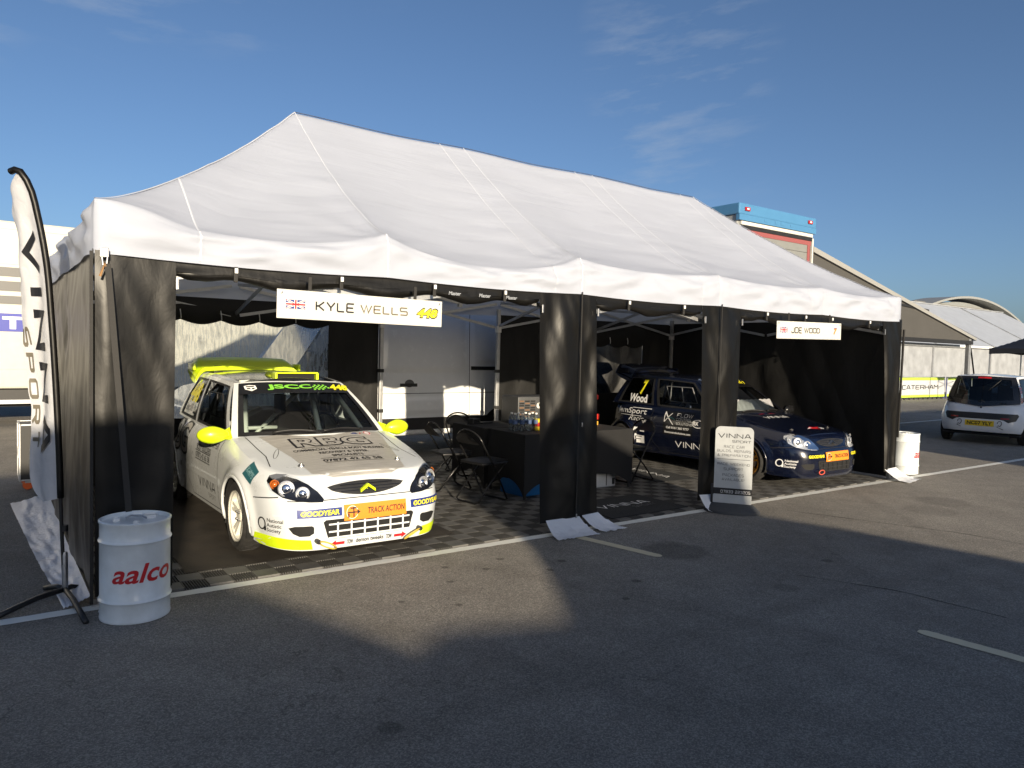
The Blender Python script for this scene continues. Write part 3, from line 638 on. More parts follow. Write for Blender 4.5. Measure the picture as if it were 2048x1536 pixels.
# front walls rolled up under the valance, held by straps
def roll(u0, u1, straps, rad, zc, seed):
    P = []
    n = int((u1-u0)/.04)
    def zat(u):
        ds = min(abs(u-s_) for s_ in straps+[u0, u1]); return zc-.035*sm(0, .5, ds)
    def fn(a, b):
        u = u0+(u1-u0)*a; ds = min(abs(u-s_) for s_ in straps); an = 2*math.pi*b; k = rad*(.55+.45*sm(0, .35, ds))*(1+.25*N(u*2.2, math.sin(an), seed)+.16*N(u*9, an, seed))*(.35+.65*sm(0, .12, u-u0)*sm(0, .12, u1-u))
        return (u, .03+math.cos(an)*k*.75, zat(u)+math.sin(an)*k)
    mb = MB().grid(fn, n, 18); o = mb.build('rolled_wall', 'curtain', aw, smooth=True)
    def hd(a, b):
        u = u0+(u1-u0)*a; return (u, .012-.008*N(u*3, b*4, seed)-.02*b, 2.30+(zat(u)-2.30)*b)
    MB().grid(hd, n, 6).build('header_strip', 'curtain', o, smooth=True)
    for s_ in straps:
        MB().box((s_-.014, -.045, zat(s_)-.045), (s_+.014, -.03, zat(s_)+.06), bev=.004).build('strap', 'webbing', o)
        MB().box((s_-.011, -.058, zat(s_)+.015), (s_+.011, -.046, zat(s_)+.05), bev=.003).build('strap_buckle', 'white_plastic', o)
    return o
r0 = roll(.47, 3.54, [.85, 1.62, 2.42, 3.12], .056, 2.172, 1.0)
roll(4.22, 5.76, [4.62, 5.42], .056, 2.172, 2.0); roll(6.41, 9.51, [6.85, 7.62, 8.2, 9.1], .056, 2.17, 3.0)
for u in (2.62, 2.92, 3.2): place_flat('lettering', fit_width(font_flat('Master', 1, .02, 1, .2), .12), (u, -.03, 2.165), (1, 0, 0), (0, 0, 1), 'silver_print', r0, .0)
# webbing straps and the corner hook
MB().bar((.06, -.10, 2.18), (.16, -.24, .64), .035, .008, up=(0, 1, 0)).build('tie_strap', 'webbing', aw)
MB().bar((10.05, -.03, 2.14), (10.08, .0, .60), .03, .02, up=(0, 1, 0)).build('tie_strap', 'webbing', aw)
hk = MB().box((.02, -.085, 2.22), (.07, -.06, 2.28), bev=.005).build('corner_hook', 'steel', aw)
MB().tube([(.03, -.085, 2.22), (.035, -.09, 2.17), (.055, -.09, 2.17), (.06, -.085, 2.22)], .005, 6).build('hook_ring', 'steel', hk)
M['leather'] = mat('tan strap', (.30, .16, .06), .6)
MB().tube([(.02, -.09, 2.10), (.045, -.10, 2.18), (.07, -.09, 2.10)], .009, 6).build('strap_loop', 'leather', hk)
# ------------------------------------------------------------------ hatchback cars
def lerpf(tab):
    xs = [a for a, b in tab]; ys = [b for a, b in tab]
    return lambda x: float(np.interp(x, xs, ys))
def smoothf(tab):   # monotone-ish smooth interpolation
    xs = np.array([a for a, b in tab]); ys = np.array([b for a, b in tab]); d = np.gradient(ys, xs)
    def f(x):
        x = min(max(x, xs[0]), xs[-1]); i = min(len(xs)-2, max(0, int(np.searchsorted(xs, x)-1))); h = xs[i+1]-xs[i]; t = (x-xs[i])/h
        return float((1+2*t)*(1-t)**2*ys[i]+t*(1-t)**2*h*d[i]+t*t*(3-2*t)*ys[i+1]+t*t*(t-1)*h*d[i+1])
    return f
def outline(a, W_, Yf, Yr, ym, nf, nr):    # a: 0 front centre .. 1 rear centre, right half
    if a < .5:
        q = math.pi/2*(1-a*2); x = W_*abs(math.cos(q))**(2/nf); y = ym-(ym-Yf)*abs(math.sin(q))**(2/nf)
    else:
        q = math.pi/2*(a*2-1); x = W_*abs(math.cos(q))**(2/nr); y = ym+(Yr-ym)*abs(math.sin(q))**(2/nr)
    return x, y
def shell(P):
    nc, nr_ = P.get('cols', 210), P.get('rows', 44)
    dense = [outline(i/1500, P['W'](.6), P['Yf'](.6), P['Yr'](.6), P['ym'], P['nf'], P['nr']) for i in range(1501)]
    cum = np.cumsum([0]+[math.hypot(dense[i+1][0]-dense[i][0], dense[i+1][1]-dense[i][1]) for i in range(1500)])
    aa = np.interp(np.linspace(0, cum[-1], nc+1), cum, np.linspace(0, 1, 1501))
    half = []   # [row][col]
    zb0 = P['zbot']
    belt = []
    for j in range(nr_+1):
        t = j/nr_; row = []
        for i, a in enumerate(aa):
            xr, yr = outline(a, P['W'](.6), P['Yf'](.6), P['Yr'](.6), P['ym'], P['nf'], P['nr'])
            zb = P['belt'](yr); tt = t**.92; z = zb0(yr)+(zb-zb0(yr))*tt
            s_ = max(0, (t-P.get('sh0', .76))/(1-P.get('sh0', .76))); ins = P['shr']*(1-math.cos(s_*R(72)))
            W_, Yf, Yr = P['W'](z)-ins, P['Yf'](z)+ins*.9, P['Yr'](z)-ins
            x, y = outline(a, W_, Yf, Yr, P['ym'], P['nf'], P['nr'])
            if P.get('post'): x, y, z = P['post'](x, y, z, t)
            row.append([x, y, z])
        half.append(row)
    A = np.array(half)
    arches = P['arches']; RA = P['ra']
    # wheel arch flare and cut
    inside = np.zeros(A.shape[:2], bool)
    for (wy, wz) in arches:
        dy = A[:, :, 1]-wy; dz = A[:, :, 2]-wz; r = np.hypot(dy, dz); side = A[:, :, 0] > .55
        A[:, :, 0] += np.where(side, P['flare']*np.exp(-((r-RA-.02)/.045)**2)*(A[:, :, 2] > wz-.1), 0)
        ins_ = side & (r < RA); inside |= ins_
        k = np.where(ins_, RA/np.maximum(r, 1e-4), 1)
        # only vertices next to the rim move onto it
        nb = np.zeros_like(ins_); out = side & ~ins_
        nb[1:, :] |= out[:-1, :]; nb[:-1, :] |= out[1:, :]; nb[:, 1:] |= out[:, :-1]; nb[:, :-1] |= out[:, 1:]
        nb[1:, 1:] |= out[:-1, :-1]; nb[:-1, :-1] |= out[1:, 1:]; nb[1:, :-1] |= out[:-1, 1:]; nb[:-1, 1:] |= out[1:, :-1]
        mv = ins_ & nb
        A[:, :, 1] = np.where(mv, wy+dy*k, A[:, :, 1]); A[:, :, 2] = np.where(mv, np.maximum(wz+dz*k, A[0, :, 2][None, :]), A[:, :, 2])
        inside &= ~mv
    mb = MB(); m = nc+1
    for sg in (1, -1):
        vs = [(A[j, i, 0]*sg, A[j, i, 1], A[j, i, 2]) for j in range(nr_+1) for i in range(m)]
        fs = []
        for j in range(nr_):
            for i in range(nc):
                q = [(j, i), (j, i+1), (j+1, i+1), (j+1, i)]
                if any(inside[a, b] for a, b in q): continue
                # drop cells whose corners all sit on an arch rim
                c = A[[a for a, b in q], [b for a, b in q]].mean(0); drop = False
                for (wy, wz) in arches:
                    if c[0] > .5 and math.hypot(c[1]-wy, c[2]-wz) < RA-.004: drop = True
                if drop: continue
                ids = [a*m+b for a, b in q]; fs.append(tuple(ids if sg > 0 else ids[::-1]))
        mb.add(vs, fs)
    # bonnet and tail decks between the two shoulder lines
    top = A[-1]
    def deck(i0, i1, crown):
        n = 24; rows = []
        for i in range(i0, i1+1):
            x, y, z = top[i]; rows.append([(x*(2*k/n-1), y, z+crown(y)*(1-(2*k/n-1)**2)*min(1, x/.35)) for k in range(n+1)])
        vs = [p for r_ in rows for p in r_]; mb.add(vs, [(a*(n+1)+k, a*(n+1)+k+1, (a+1)*(n+1)+k+1, (a+1)*(n+1)+k) for a in range(len(rows)-1) for k in range(n)])
    ih = max(i for i in range(m) if top[i][1] < P['y_cowl']); deck(0, ih, P['crown'])
    it = min(i for i in range(m) if top[i][1] > P['y_tail']); deck(it, nc, lambda y: .01)
    bm = bmesh.new(); vv = [bm.verts.new(q) for q in mb.v]
    for q in mb.f:
        try: bm.faces.new([vv[i] for i in q])
        except ValueError: pass
    bmesh.ops.remove_doubles(bm, verts=bm.verts[:], dist=2e-4)
    loose = [q for q in bm.verts if not q.link_faces]; bmesh.ops.delete(bm, geom=loose, context='VERTS')
    return bm
def greenhouse(G):
    # loft from belt to roof; returns evaluators per segment: fn(s, t) on the right half (x >= 0)
    def ev(seg):
        (b0, t0, bb), (b1, t1, bt) = G[seg]     # (bottom start, top start, bottom bulge), (bottom end, top end, top bulge)
        b0, t0, b1, t1, bb, bt = map(Vector, (b0, t0, b1, t1, bb, bt)); bow = G.get('bow', .02)
        def fn(s, t):
            b = b0.lerp(b1, s)+bb*(4*s*(1-s)); q = t0.lerp(t1, s)+bt*(4*s*(1-s)); p = b.lerp(q, t)
            out = Vector((p.x, p.y-G['yc'], 0)); out = out.normalized() if out.length > 1e-4 else Vector((0, -1, 0))
            if seg == 'side': out = Vector((1, 0, 0))
            elif seg == 'front': out = Vector((.3*s, -.6, .6)).normalized()
            else: out = Vector((.2, .8, .3)).normalized()
            return p+out*bow*4*t*(1-t)
        return fn
    return {k: ev(k) for k in ('front', 'side', 'rear')}
def patch(fn, s0, s1, t0, t1, ns, nt_, off=0.0, sides=(1, -1)):
    mb = MB()
    for sg in sides:
        vs = []; fs = []
        for j in range(nt_+1):
            for i in range(ns+1):
                s = s0+(s1-s0)*i/ns; t = t0+(t1-t0)*j/nt_; p = fn(s, t)
                if off:
                    e = .01; n_ = (fn(s+e, t)-fn(s-e, t)).cross(fn(s, t+e)-fn(s, t-e)).normalized()
                    c = Vector((p.x, p.y-1.5, .5))
                    if n_.dot(c) < 0: n_ = -n_
                    p = p+n_*off
                vs.append((p.x*sg, p.y, p.z))
        for j in range(nt_):
            for i in range(ns): fs.append((j*(ns+1)+i, j*(ns+1)+i+1, (j+1)*(ns+1)+i+1, (j+1)*(ns+1)+i))
        mb.add(vs, fs)
    return mb
def wheel(root, x, y, r, wd, rim_m, rr, spokes=5, sgn=-1, steer=0.0, name='wheel'):
    o = bpy.data.objects.new(name, None); COL.objects.link(o); o.parent = root; o.location = (x, y, r); o.rotation_euler = (0, 0, steer)
    h = wd/2; pr = [(rr, -h*.86), (r-.035, -h), (r-.008, -h*.8), (r, -h*.55), (r, h*.55), (r-.008, h*.8), (r-.035, h), (rr, h*.86)]
    MB().lathe(pr, 48, 'X', caps=False).build('tyre', 'rubber', o, smooth=50)
    gz_ = MB()
    for k in range(40):
        a = 2*math.pi*k/40; gz_.box((-h*.62, -.004, r-.004), (h*.62, .004, r+.003), Matrix.Rotation(a, 4, 'X') @ Matrix.Rotation(.35*(1 if k % 2 else -1), 4, 'Z'))
    gz_.build('tread_blocks', 'rubber', o)
    rm = MB().lathe([(rr+.004, -h*.9), (rr+.004, -h*.80), (rr-.018, -h*.74), (rr-.03, h*.2), (rr-.03, h*.85), (rr+.004, h*.9)], 40, 'X', caps=False)
    so = sgn*h*.62
    for k in range(spokes):
        a = 2*math.pi*k/spokes
        mt = Matrix.Rotation(a, 4, 'X')
        for dlt in (-.16, .16):
            rm.add([(so-sgn*.02, -.010+.02*dlt, .04), (so-sgn*.02, .014+.02*dlt, .04), (so+sgn*.005, .018+(rr-.02)*dlt, rr-.02), (so+sgn*.005, -.014+(rr-.02)*dlt, rr-.02),
                    (so-sgn*.06, -.010+.02*dlt, .04), (so-sgn*.06, .014+.02*dlt, .04), (so-sgn*.04, .018+(rr-.02)*dlt, rr-.02), (so-sgn*.04, -.014+(rr-.02)*dlt, rr-.02)],
                   [(0,1,2,3),(7,6,5,4),(0,4,5,1),(1,5,6,2),(2,6,7,3),(3,7,4,0)], mt)
    rm.lathe([(0, so-sgn*.07), (.058, so-sgn*.07), (.052, so-sgn*.004), (.03, so+sgn*.004), (0, so+sgn*.004)], 20, 'X')
    rm.build('rim', rim_m, o, smooth=35)
    nb = MB()
    for k in range(4):
        a = 2*math.pi*(k+.5)/4; nb.lathe([(.011, so-sgn*.01), (.011, so+sgn*.012), (.005, so+sgn*.014)], 8, 'X', Matrix.Translation((0, .042*math.cos(a), .042*math.sin(a))))
    nb.build('wheel_nuts', 'steel', o)
    MB().lathe([(.02, -h*.1), (.12, -h*.1), (.12, h*.05), (.02, h*.05)], 30, 'X').build('brake_disc', 'steel', o, smooth=40)
    return o
M['paint_white'] = mat('white car paint', (.66, .69, .71), .28, coat=.6, var=.04, vscale=3)
M['paint_navy'] = mat('navy car paint', (.0020, .0042, .016), .22, coat=.8, spec=.5)
M['neon'] = mat('neon yellow paint', (.62, .80, .012), .35, coat=.25)
M['brushed'] = mat('brushed silver wrap', (.56, .54, .50), .34, .25, var=.35, vscale=4, stretch=(1.2, 40, 1))
M['black_gloss'] = mat('gloss black', (.010, .010, .011), .16, coat=.5)
M['glass'] = glass_mat('car glass', (.86, .92, .90), .01, .92)
M['lens'] = glass_mat('lamp lens', (.95, .97, 1), .01, .96)
M['poly'] = glass_mat('polycarbonate window', (.80, .84, .86), .03, .75)
M['lamp_silver'] = mat('lamp reflector', (.80, .81, .82), .28, .7, var=.25, vscale=30)
M['lamp_bowl'] = mat('lamp bowl', (.85, .85, .85), .30, .75)
M['amber'] = mat('amber lens', (.55, .14, .02), .2, coat=.5)
M['cage_white'] = mat('white roll cage', (.62, .66, .60), .4)
M['cage_dark'] = mat('dark roll cage', (.05, .07, .12), .4)
M['seat_black'] = mat('black seat cloth', (.012, .012, .013), .85, bump=.3, bscale=200)
M['rim_white'] = mat('white alloy', (.70, .69, .62), .35, coat=.3, var=.12, vscale=9)
M['rim_gold'] = mat('gold alloy', (.62, .28, .03), .35, .3)
M['bay_dark'] = mat('dark recess', (.006, .006, .006), .8)
M['red_light'] = mat('red lamp', (.35, .012, .012), .2, coat=.5)
M['rope_yellow'] = mat('yellow rope', (.55, .40, .06), .7)
M['rope_red'] = mat('red rope', (.55, .08, .05), .7)
M['sunshade'] = mat('silver sunshade foil', (.55, .55, .57), .35, .5, bump=.4, bscale=50)
M['teal_light'] = mat('pale teal print', (.16, .30, .32), .45)
SAXO = dict(W=smoothf([(.1, .765), (.2, .785), (.35, .808), (.52, .817), (.70, .812), (.86, .79), (1, .755)]),
    Yf=smoothf([(.10, -.775), (.17, -.80), (.30, -.806), (.43, -.80), (.50, -.775), (.545, -.742), (.60, -.725), (.68, -.69), (.8, -.64)]),
    Yr=smoothf([(.1, 2.86), (.25, 2.93), (.5, 2.94), (.56, 2.90), (.9, 2.85)]), ym=1.1, nf=5.4, nr=4.6,
    belt=smoothf([(-.8, .665), (-.62, .685), (-.45, .71), (0, .79), (.35, .858), (.7, .882), (1.7, .875), (2.6, .90), (2.95, .90)]),
    zbot=lerpf([(-.8, .13), (-.3, .14), (.35, .20), (2.0, .17), (2.8, .22)]), shr=.085, arches=[(0, .285), (2.385, .285)], ra=.322, flare=.030,
    crown=smoothf([(-.75, .0), (-.6, .018), (0, .035), (.5, .035)]), y_cowl=.44, y_tail=2.66)
SAXG = dict(front=(((0, .24, .875), (0, .98, 1.325), (0, -.0, 0)), ((.725, .47, .855), (.535, 1.10, 1.305), (0, -.0, .01))),
    side=(((.725, .47, .855), (.535, 1.10, 1.305), (.025, 0, 0)), ((.69, 2.72, .885), (.505, 2.50, 1.338), (.028, 0, .022))),
    rear=(((.69, 2.72, .885), (.505, 2.50, 1.338), (0, .05, 0)), ((0, 2.86, .89), (0, 2.60, 1.352), (0, .03, .0))), yc=1.4, bow=.022)
def hatch_body(root, P, G, paint_m, roof_m, glass_m='glass', win=((.055, .525), (.585, .93)), poly='poly'):
    bm = shell(P); bvh = None
    mb = MB().bm(bm); body = mb.build('body', paint_m, root, smooth=38)
    E_ = greenhouse(G)
    # pillars: everything of the loft that is not window
    fr = MB()
    for seg, cuts in (('front', [(0, .90)]), ('side', list(win)), ('rear', [(.12, 1)])):
        t0, t1 = {'front': (.04, .955), 'side': (.07, .90), 'rear': (.10, .90)}[seg]
        fn = E_[seg]
        for (a, b) in ((0, t0), (t1, 1)):
            q = patch(fn, 0, 1, a, b, 40, 2); fr.add(q.v, q.f)
        s_ = 0
        for (c0, c1) in cuts+[(1, 1)]:
            if c0 > s_+1e-6: q = patch(fn, s_, c0, t0, t1, 4, 16); fr.add(q.v, q.f)
            s_ = c1
    # roof skin
    def roof(a, b):
        # a across -1..1 , b along
        return None
    rows = []
    tl_ = []
    for i in range(15): tl_.append(E_['front'](i/14, 1))
    for i in range(1, 41): tl_.append(E_['side'](i/40, 1))
    for i in range(1, 15): tl_.append(E_['rear'](i/14, 1))
    n = 16; vs = []
    for p in tl_:
        for k in range(n+1):
            c = 2*k/n-1; vs.append((p.x*c, p.y, p.z+.035*(1-c*c)*min(1, p.x/.3)*sm(0, .3, p.x)))
    rf = MB().add(vs, [(a*(n+1)+k, a*(n+1)+k+1, (a+1)*(n+1)+k+1, (a+1)*(n+1)+k) for a in range(len(tl_)-1) for k in range(n)])
    bmf = bmesh.new(); vv = [bmf.verts.new(q) for q in fr.v]
    for q in fr.f: bmf.faces.new([vv[i] for i in q])
    bmesh.ops.remove_doubles(bmf, verts=bmf.verts[:], dist=3e-4)
    MB().bm(bmf).build('pillars', paint_m, root, smooth=40)
    roof_o = rf.build('roof', roof_m, root, smooth=True)
    ws = patch(E_['front'], 0, .90, .04, .955, 20, 16, -.003)
    bmw = bmesh.new(); vv = [bmw.verts.new(q) for q in ws.v]
    for q in ws.f: bmw.faces.new([vv[i] for i in q])
    bmesh.ops.remove_doubles(bmw, verts=bmw.verts[:], dist=3e-4)
    wso = MB().bm(bmw).build('windscreen', glass_m, root, smooth=True)
    # black ceramic border of the screen
    bd = MB()
    for a in ((0, .915, .02, .085), (.855, .925, .02, .97)): q = patch(E_['front'], *a, 14, 12, .0035); bd.add(q.v, q.f)
    bd.build('screen_border', 'black_gloss', wso, smooth=True)
    sides = []
    for (c0, c1) in win:
        for sg in (1, -1):
            o = patch(E_['side'], c0, c1, .07, .90, 16, 12, -.004, (sg,)).build('side_window', poly, root, smooth=True); sides.append(o)
            b2 = MB()
            for a in ((c0-.012, c0+.012, .05, .92), (c1-.012, c1+.014, .05, .92), (c0, c1, .05, .10), (c0, c1, .88, .92)): q = patch(E_['side'], *a, 10, 8, .0035, (sg,)); b2.add(q.v, q.f)
            b2.build('window_seal', 'black_plastic', o, smooth=True)
    rw = patch(E_['rear'], .12, 1, .10, .90, 14, 12, -.003).build('rear_window', poly, root, smooth=True)
    # floor, firewall and wheel wells
    MB().box((-.70, .35, .19), (.70, 2.80, .215)).build('floor_pan', 'bay_dark', root)
    MB().box((-.66, .42, .2), (.66, .47, .80)).build('bulkhead', 'bay_dark', root)
    for (wy, wz) in P['arches']:
        for sg in (1, -1):
            vs = []; fs = []; n2 = 24
            for k in range(n2+1):
                a = math.pi*(-.12+1.24*k/n2); 
                for xx in (.50, P.get('wellx', P['W'](.5)-.006)): vs.append((sg*xx, wy+math.cos(a)*(P['ra']+.004), max(.13, wz+math.sin(a)*(P['ra']+.004))))
                if k: fs.append((2*k-2, 2*k-1, 2*k+1, 2*k))
            c = len(vs); vs.append((sg*.50, wy, wz)); fs += [(c, 2*k, 2*k+2) for k in range(n2)]
            MB().add(vs, fs).build('wheel_well', 'bay_dark', root)
    for (wy, wz) in P['arches']:
        bv0 = BVHTree.FromPolygons([tuple(v.co) for v in body.data.vertices], [tuple(p.vertices) for p in body.data.polygons])
        for sg in (1, -1):
            pts = []
            for k in range(33):
                a = math.pi*(-.10+1.20*k/32); rr_ = P['ra']+.010; y, z = wy+math.cos(a)*rr_, wz+math.sin(a)*rr_
                h_ = bv0.ray_cast(Vector((sg*1.3, y, z)), Vector((-sg, 0, 0)), .8)
                if h_[0] is not None and abs(h_[0].x) > .6: pts.append(Vector((h_[0].x-sg*.002, wy+math.cos(a)*(rr_-.010), wz+math.sin(a)*(rr_-.010))))
            if len(pts) > 4: MB().tube(pts, .013, 8).build('arch_lip', paint_m, root, smooth=True)
    allv = [tuple(v.co) for v in body.data.vertices]; allf = [tuple(p.vertices) for p in body.data.polygons]
    bvh = BVHTree.FromPolygons(allv, allf)
    return body, roof_o, wso, sides, rw, E_, bvh
def saxo(root, st):
    navy = st['kind'] == 'navy'; pm = 'paint_navy' if navy else 'paint_white'
    body, roof_o, wso, sides, rw, E_, bvh = hatch_body(root, SAXO, SAXG, pm, pm if navy else 'black_gloss')
    gv_ = {}
    FR = dict(ax=(1, 0, 0), ay=(0, 0, 1), dirn=(0, 1, 0)); LF = dict(ax=(0, -1, 0), ay=(0, 0, 1), dirn=(1, 0, 0)); HD = dict(ax=(1, 0, 0), ay=(0, 1, 0), dirn=(0, 0, -1))
    def front(name, vf, x, z, m, off=.003, par=body): return project(name, vf, bvh, (x, -.75, z), m=m, parent=par, off=off, **FR)
    def left(name, vf, y, z, m, off=.003, par=body): return project(name, vf, bvh, (-.75, y, z), m=m, parent=par, off=off, **LF)
    def hood(name, vf, x, y, m, off=.003, par=body): return project(name, vf, bvh, (x, y, .8), m=m, parent=par, off=off, **HD)
    # --- lamps
    almond = [(-.215, .055), (-.20, .088), (-.15, .100), (-.08, .098), (.0, .080), (.08, .045), (.15, -.005), (.20, -.062), (.195, -.082), (.10, -.078), (.0, -.066), (-.10, -.045), (-.18, .0)]
    for sg in (-1, 1):
        pol = [(x if sg < 0 else -x, z) for x, z in almond]
        d = Vector((-sg*.45, 1, 0)).normalized(); ax = Vector((1, sg*.45, 0)).normalized()
        o0 = Vector((sg*.520, -.62, .574))
        lamp = project('headlight', (pol, [tuple(range(len(pol)))]), bvh, o0, ax, (0, 0, 1), d, 'lamp_silver' if navy else 'black_gloss', root, off=.004, maxe=.04)
        for (px, pz, rr_, mm) in ((-.075, .02, .062, 'lamp_bowl'), (.045, -.015, .054, 'lamp_bowl'), (-.165, .045, .036, 'amber' if not navy else 'lamp_silver')):
            X = px if sg < 0 else -px
            h = bvh.ray_cast(o0+ax*X+Vector((0, 0, pz))-d*.6, d, 1.5)
            if h[0] is None: continue
            nn = (-d*.8+h[1]*.2 if h[1].dot(d) < 0 else -d).normalized(); q = nn.to_track_quat('X', 'Z').to_matrix().to_4x4()
            mt = Matrix.Translation(h[0]+nn*.004) @ q
            MB().lathe([(rr_, .0), (rr_, .010), (rr_*.86, .014), (rr_*.78, .006), (rr_*.70, .003)], 24, 'X', mt).build('reflector_ring', mm, lamp, smooth=40)
            MB().lathe([(0, .020), (rr_*.3, .018), (rr_*.55, .012), (rr_*.70, .003)], 24, 'X', mt).build('bulb_lens', 'chrome' if mm == 'lamp_bowl' else mm, lamp, smooth=True)
        project('lamp_cover', (pol, [tuple(range(len(pol)))]), bvh, o0, ax, (0, 0, 1), d, 'lens', lamp, off=.028, maxe=.04)
    # --- grille and chevrons
    gp = [(.325*(2*k/20-1), .018+.030*(1-(2*k/20-1)**2)**.8) for k in range(21)]+[(.325*(1-2*k/20), .014-.068*(1-(1-2*k/20)**2)**.7) for k in range(1, 20)]
    gr = front('grille', (gp, [tuple(range(len(gp)))]), 0, .574, 'black_plastic', .004, root)
    for z in (.552, .574, .596): front('grille_slat', rect(.56-.12*abs(z-.574)/.022, .006), 0, z, 'black_gloss', .010, gr)
    for k, z in enumerate((.605, .563)):
        mb = MB(); y = -.765+.02*k
        for sx in (-1, 1): mb.add([(0, y, z), (0, y, z-.022), (sx*.062, y, z-.066), (sx*.062, y, z-.044), (0, y+.03, z), (0, y+.03, z-.022), (sx*.062, y+.03, z-.066), (sx*.062, y+.03, z-.044)], [(0,1,2,3),(7,6,5,4),(0,4,5,1),(1,5,6,2),(2,6,7,3),(3,7,4,0)])
        mb.build('chevron', 'chrome' if navy else 'neon', gr)
    # --- lower intake, fog openings
    lg = front('lower_grille', poly((-.38, .06), (-.36, .075), (.36, .075), (.38, .06), (.345, -.06), (.31, -.075), (-.31, -.075), (-.345, -.06)), 0, .285, 'bay_dark', .003, root)
    bm_ = 'black_plastic' if navy else pm
    for z in (.325, .268, .222): front('grille_bar', rect(.68, .013), 0, z, bm_, .010, lg)
    for x in (-.27, -.16, -.05, .06, .17, .28): front('grille_bar', rect(.014, .125), x, .277, bm_, .012, lg)
    for sg in (-1, 1):
        fp = [(-.105, .028), (-.06, .042), (.08, .044), (.10, .03), (.10, -.02), (.06, -.042), (-.02, -.044), (-.07, -.02)]
        fo = front('fog_opening', ([(x*sg*-1*.82, z*.9) for x, z in fp], [tuple(range(8))]), sg*.53, .285, 'bay_dark', .004, root)
        if sg < 0 and not navy: MB().lathe([(0, .0), (.04, .0), (.036, .012), (0, .02)], 20, 'Y', T(-.51, -.745, .282) @ Matrix.Rotation(math.pi, 4, 'Z')).build('fog_lamp', 'chrome', fo, smooth=40)
    # --- panel gaps
    def gap(pts, side, wd=.008):
        vs = []; fs = []
        for i, p in enumerate(pts):
            a = Vector(pts[max(0, i-1)]); b = Vector(pts[min(len(pts)-1, i+1)]); t = (b-a).normalized(); s_ = Vector((-t.y, t.x))*wd/2; p = Vector(p); vs += [tuple(p+s_), tuple(p-s_)]
            if i: fs.append((2*i-2, 2*i-1, 2*i+1, 2*i))
        return (vs, fs)
    for sg in (-1, 1):
        dx = dict(ax=(0, sg*1, 0), ay=(0, 0, 1), dirn=(-sg, 0, 0)); base = (sg*.75, 0, 0)
        def sd(name, pts, m='dark_line', wd=.008, off=.002):
            return project(name, gap([(p[0]*sg, p[1]) for p in pts], 0, wd), bvh, base, m=m, parent=body, off=off, **dx)
        sd('door_gap', [(.50, .87), (.53, .70), (.545, .50), (.53, .30), (.50, .235)]); sd('door_gap', [(1.72, .86), (1.74, .70), (1.78, .60), (1.76, .48), (1.68, .34), (1.52, .22)])
        sd('door_gap', [(.50, .235), (1.52, .215)])
        sd('bumper_gap', [(-.36, .50), (-.55, .52), (-.62, .53)])
        # side moulding, sill strip
        sd('side_moulding', [(.50, .475), (1.72, .455), (2.02, .45)], pm, .055, .012)
        hn = MB().box((-.012, -.085, -.02), (.012, .085, .02), T(sg*.795, 1.60, .715), bev=.009).build('door_handle', pm, root, smooth=40)
    project('bonnet_gap', gap([(-.64, -.34), (-.60, -.10), (-.625, .40)], 0), bvh, (0, 0, .8), m='dark_line', parent=body, off=.002, **HD)
    project('bonnet_gap', gap([(.64, -.34), (.60, -.10), (.625, .40)], 0), bvh, (0, 0, .8), m='dark_line', parent=body, off=.002, **HD)
    front('bumper_gap', gap([(x, .505-.0*abs(x)) for x in np.linspace(-.62, .62, 25)], 0, .006), 0, 0, 'dark_line', .002)
    front('bumper_crease', gap([(x, .395) for x in np.linspace(-.70, .70, 25)], 0, .010), 0, 0, pm, .006)
    # --- mirrors
    mm = 'black_gloss' if navy else 'neon'
    for sg in (-1, 1):
        mo = MB()
        bm2 = bmesh.new(); bmesh.ops.create_uvsphere(bm2, u_segments=20, v_segments=12, radius=1)
        for q in bm2.verts:
            c = q.co.copy(); k = 1-.25*max(0, -c.x*sg)
            q.co = Vector((c.x*.132, c.y*.070*k if c.y < 0 else c.y*.04, c.z*.076*k))
        mo.bm(bm2, T(sg*.868, .49, .892, rz=sg*.15))
        mo.add([(sg*.72, .42, .85), (sg*.82, .45, .862), (sg*.82, .50, .90), (sg*.708, .58, .945), (sg*.705, .60, .86), (sg*.74, .42, .87)], [(0, 1, 2, 3), (0, 3, 4), (1, 4, 3, 2), (0, 4, 1)])
        mi = mo.build('wing_mirror', mm, root, smooth=50)
        MB().lathe([(0, .0), (.06, .0)], 20, 'Y', T(sg*.873, .533, .892) @ Matrix.Diagonal((1.5, 1, 1, 1))).build('mirror_glass', 'chrome', mi)
    # --- wipers, aerial, pins
    f_ = E_['front']
    for a, b, sg in ((.05, .62, 1), (.55, .05, -1)):
        pts = []
        for k in range(9):
            s = a+(b-a)*k/8; p = f_(abs(s), .05+.028*math.sin(math.pi*k/8)); pts.append((sg*p.x if sg > 0 else -p.x, p.y-.012, p.z+.014))
        MB().tube(pts, .008, 6).build('wiper', 'black_plastic', root, smooth=True)
    for sg in (-1, 1):
        h = bvh.ray_cast(Vector((sg*.42, -.42, 1.2)), Vector((0, 0, -1)))
        pn = MB().lathe([(.0, 0), (.028, 0), (.026, .008), (.012, .010), (.010, .022), (0, .022)], 14, 'Z', Matrix.Translation(h[0])).build('bonnet_pin', 'steel' if not navy else 'black_plastic', root, smooth=40)
        MB().box((-.022, -.006, .008), (.022, .006, .014), Matrix.Translation(h[0]) @ Matrix.Rotation(.6*sg, 4, 'Z')).build('pin_clip', 'black_plastic', pn)
    # --- rear spoiler
    sp = MB(); n = 24
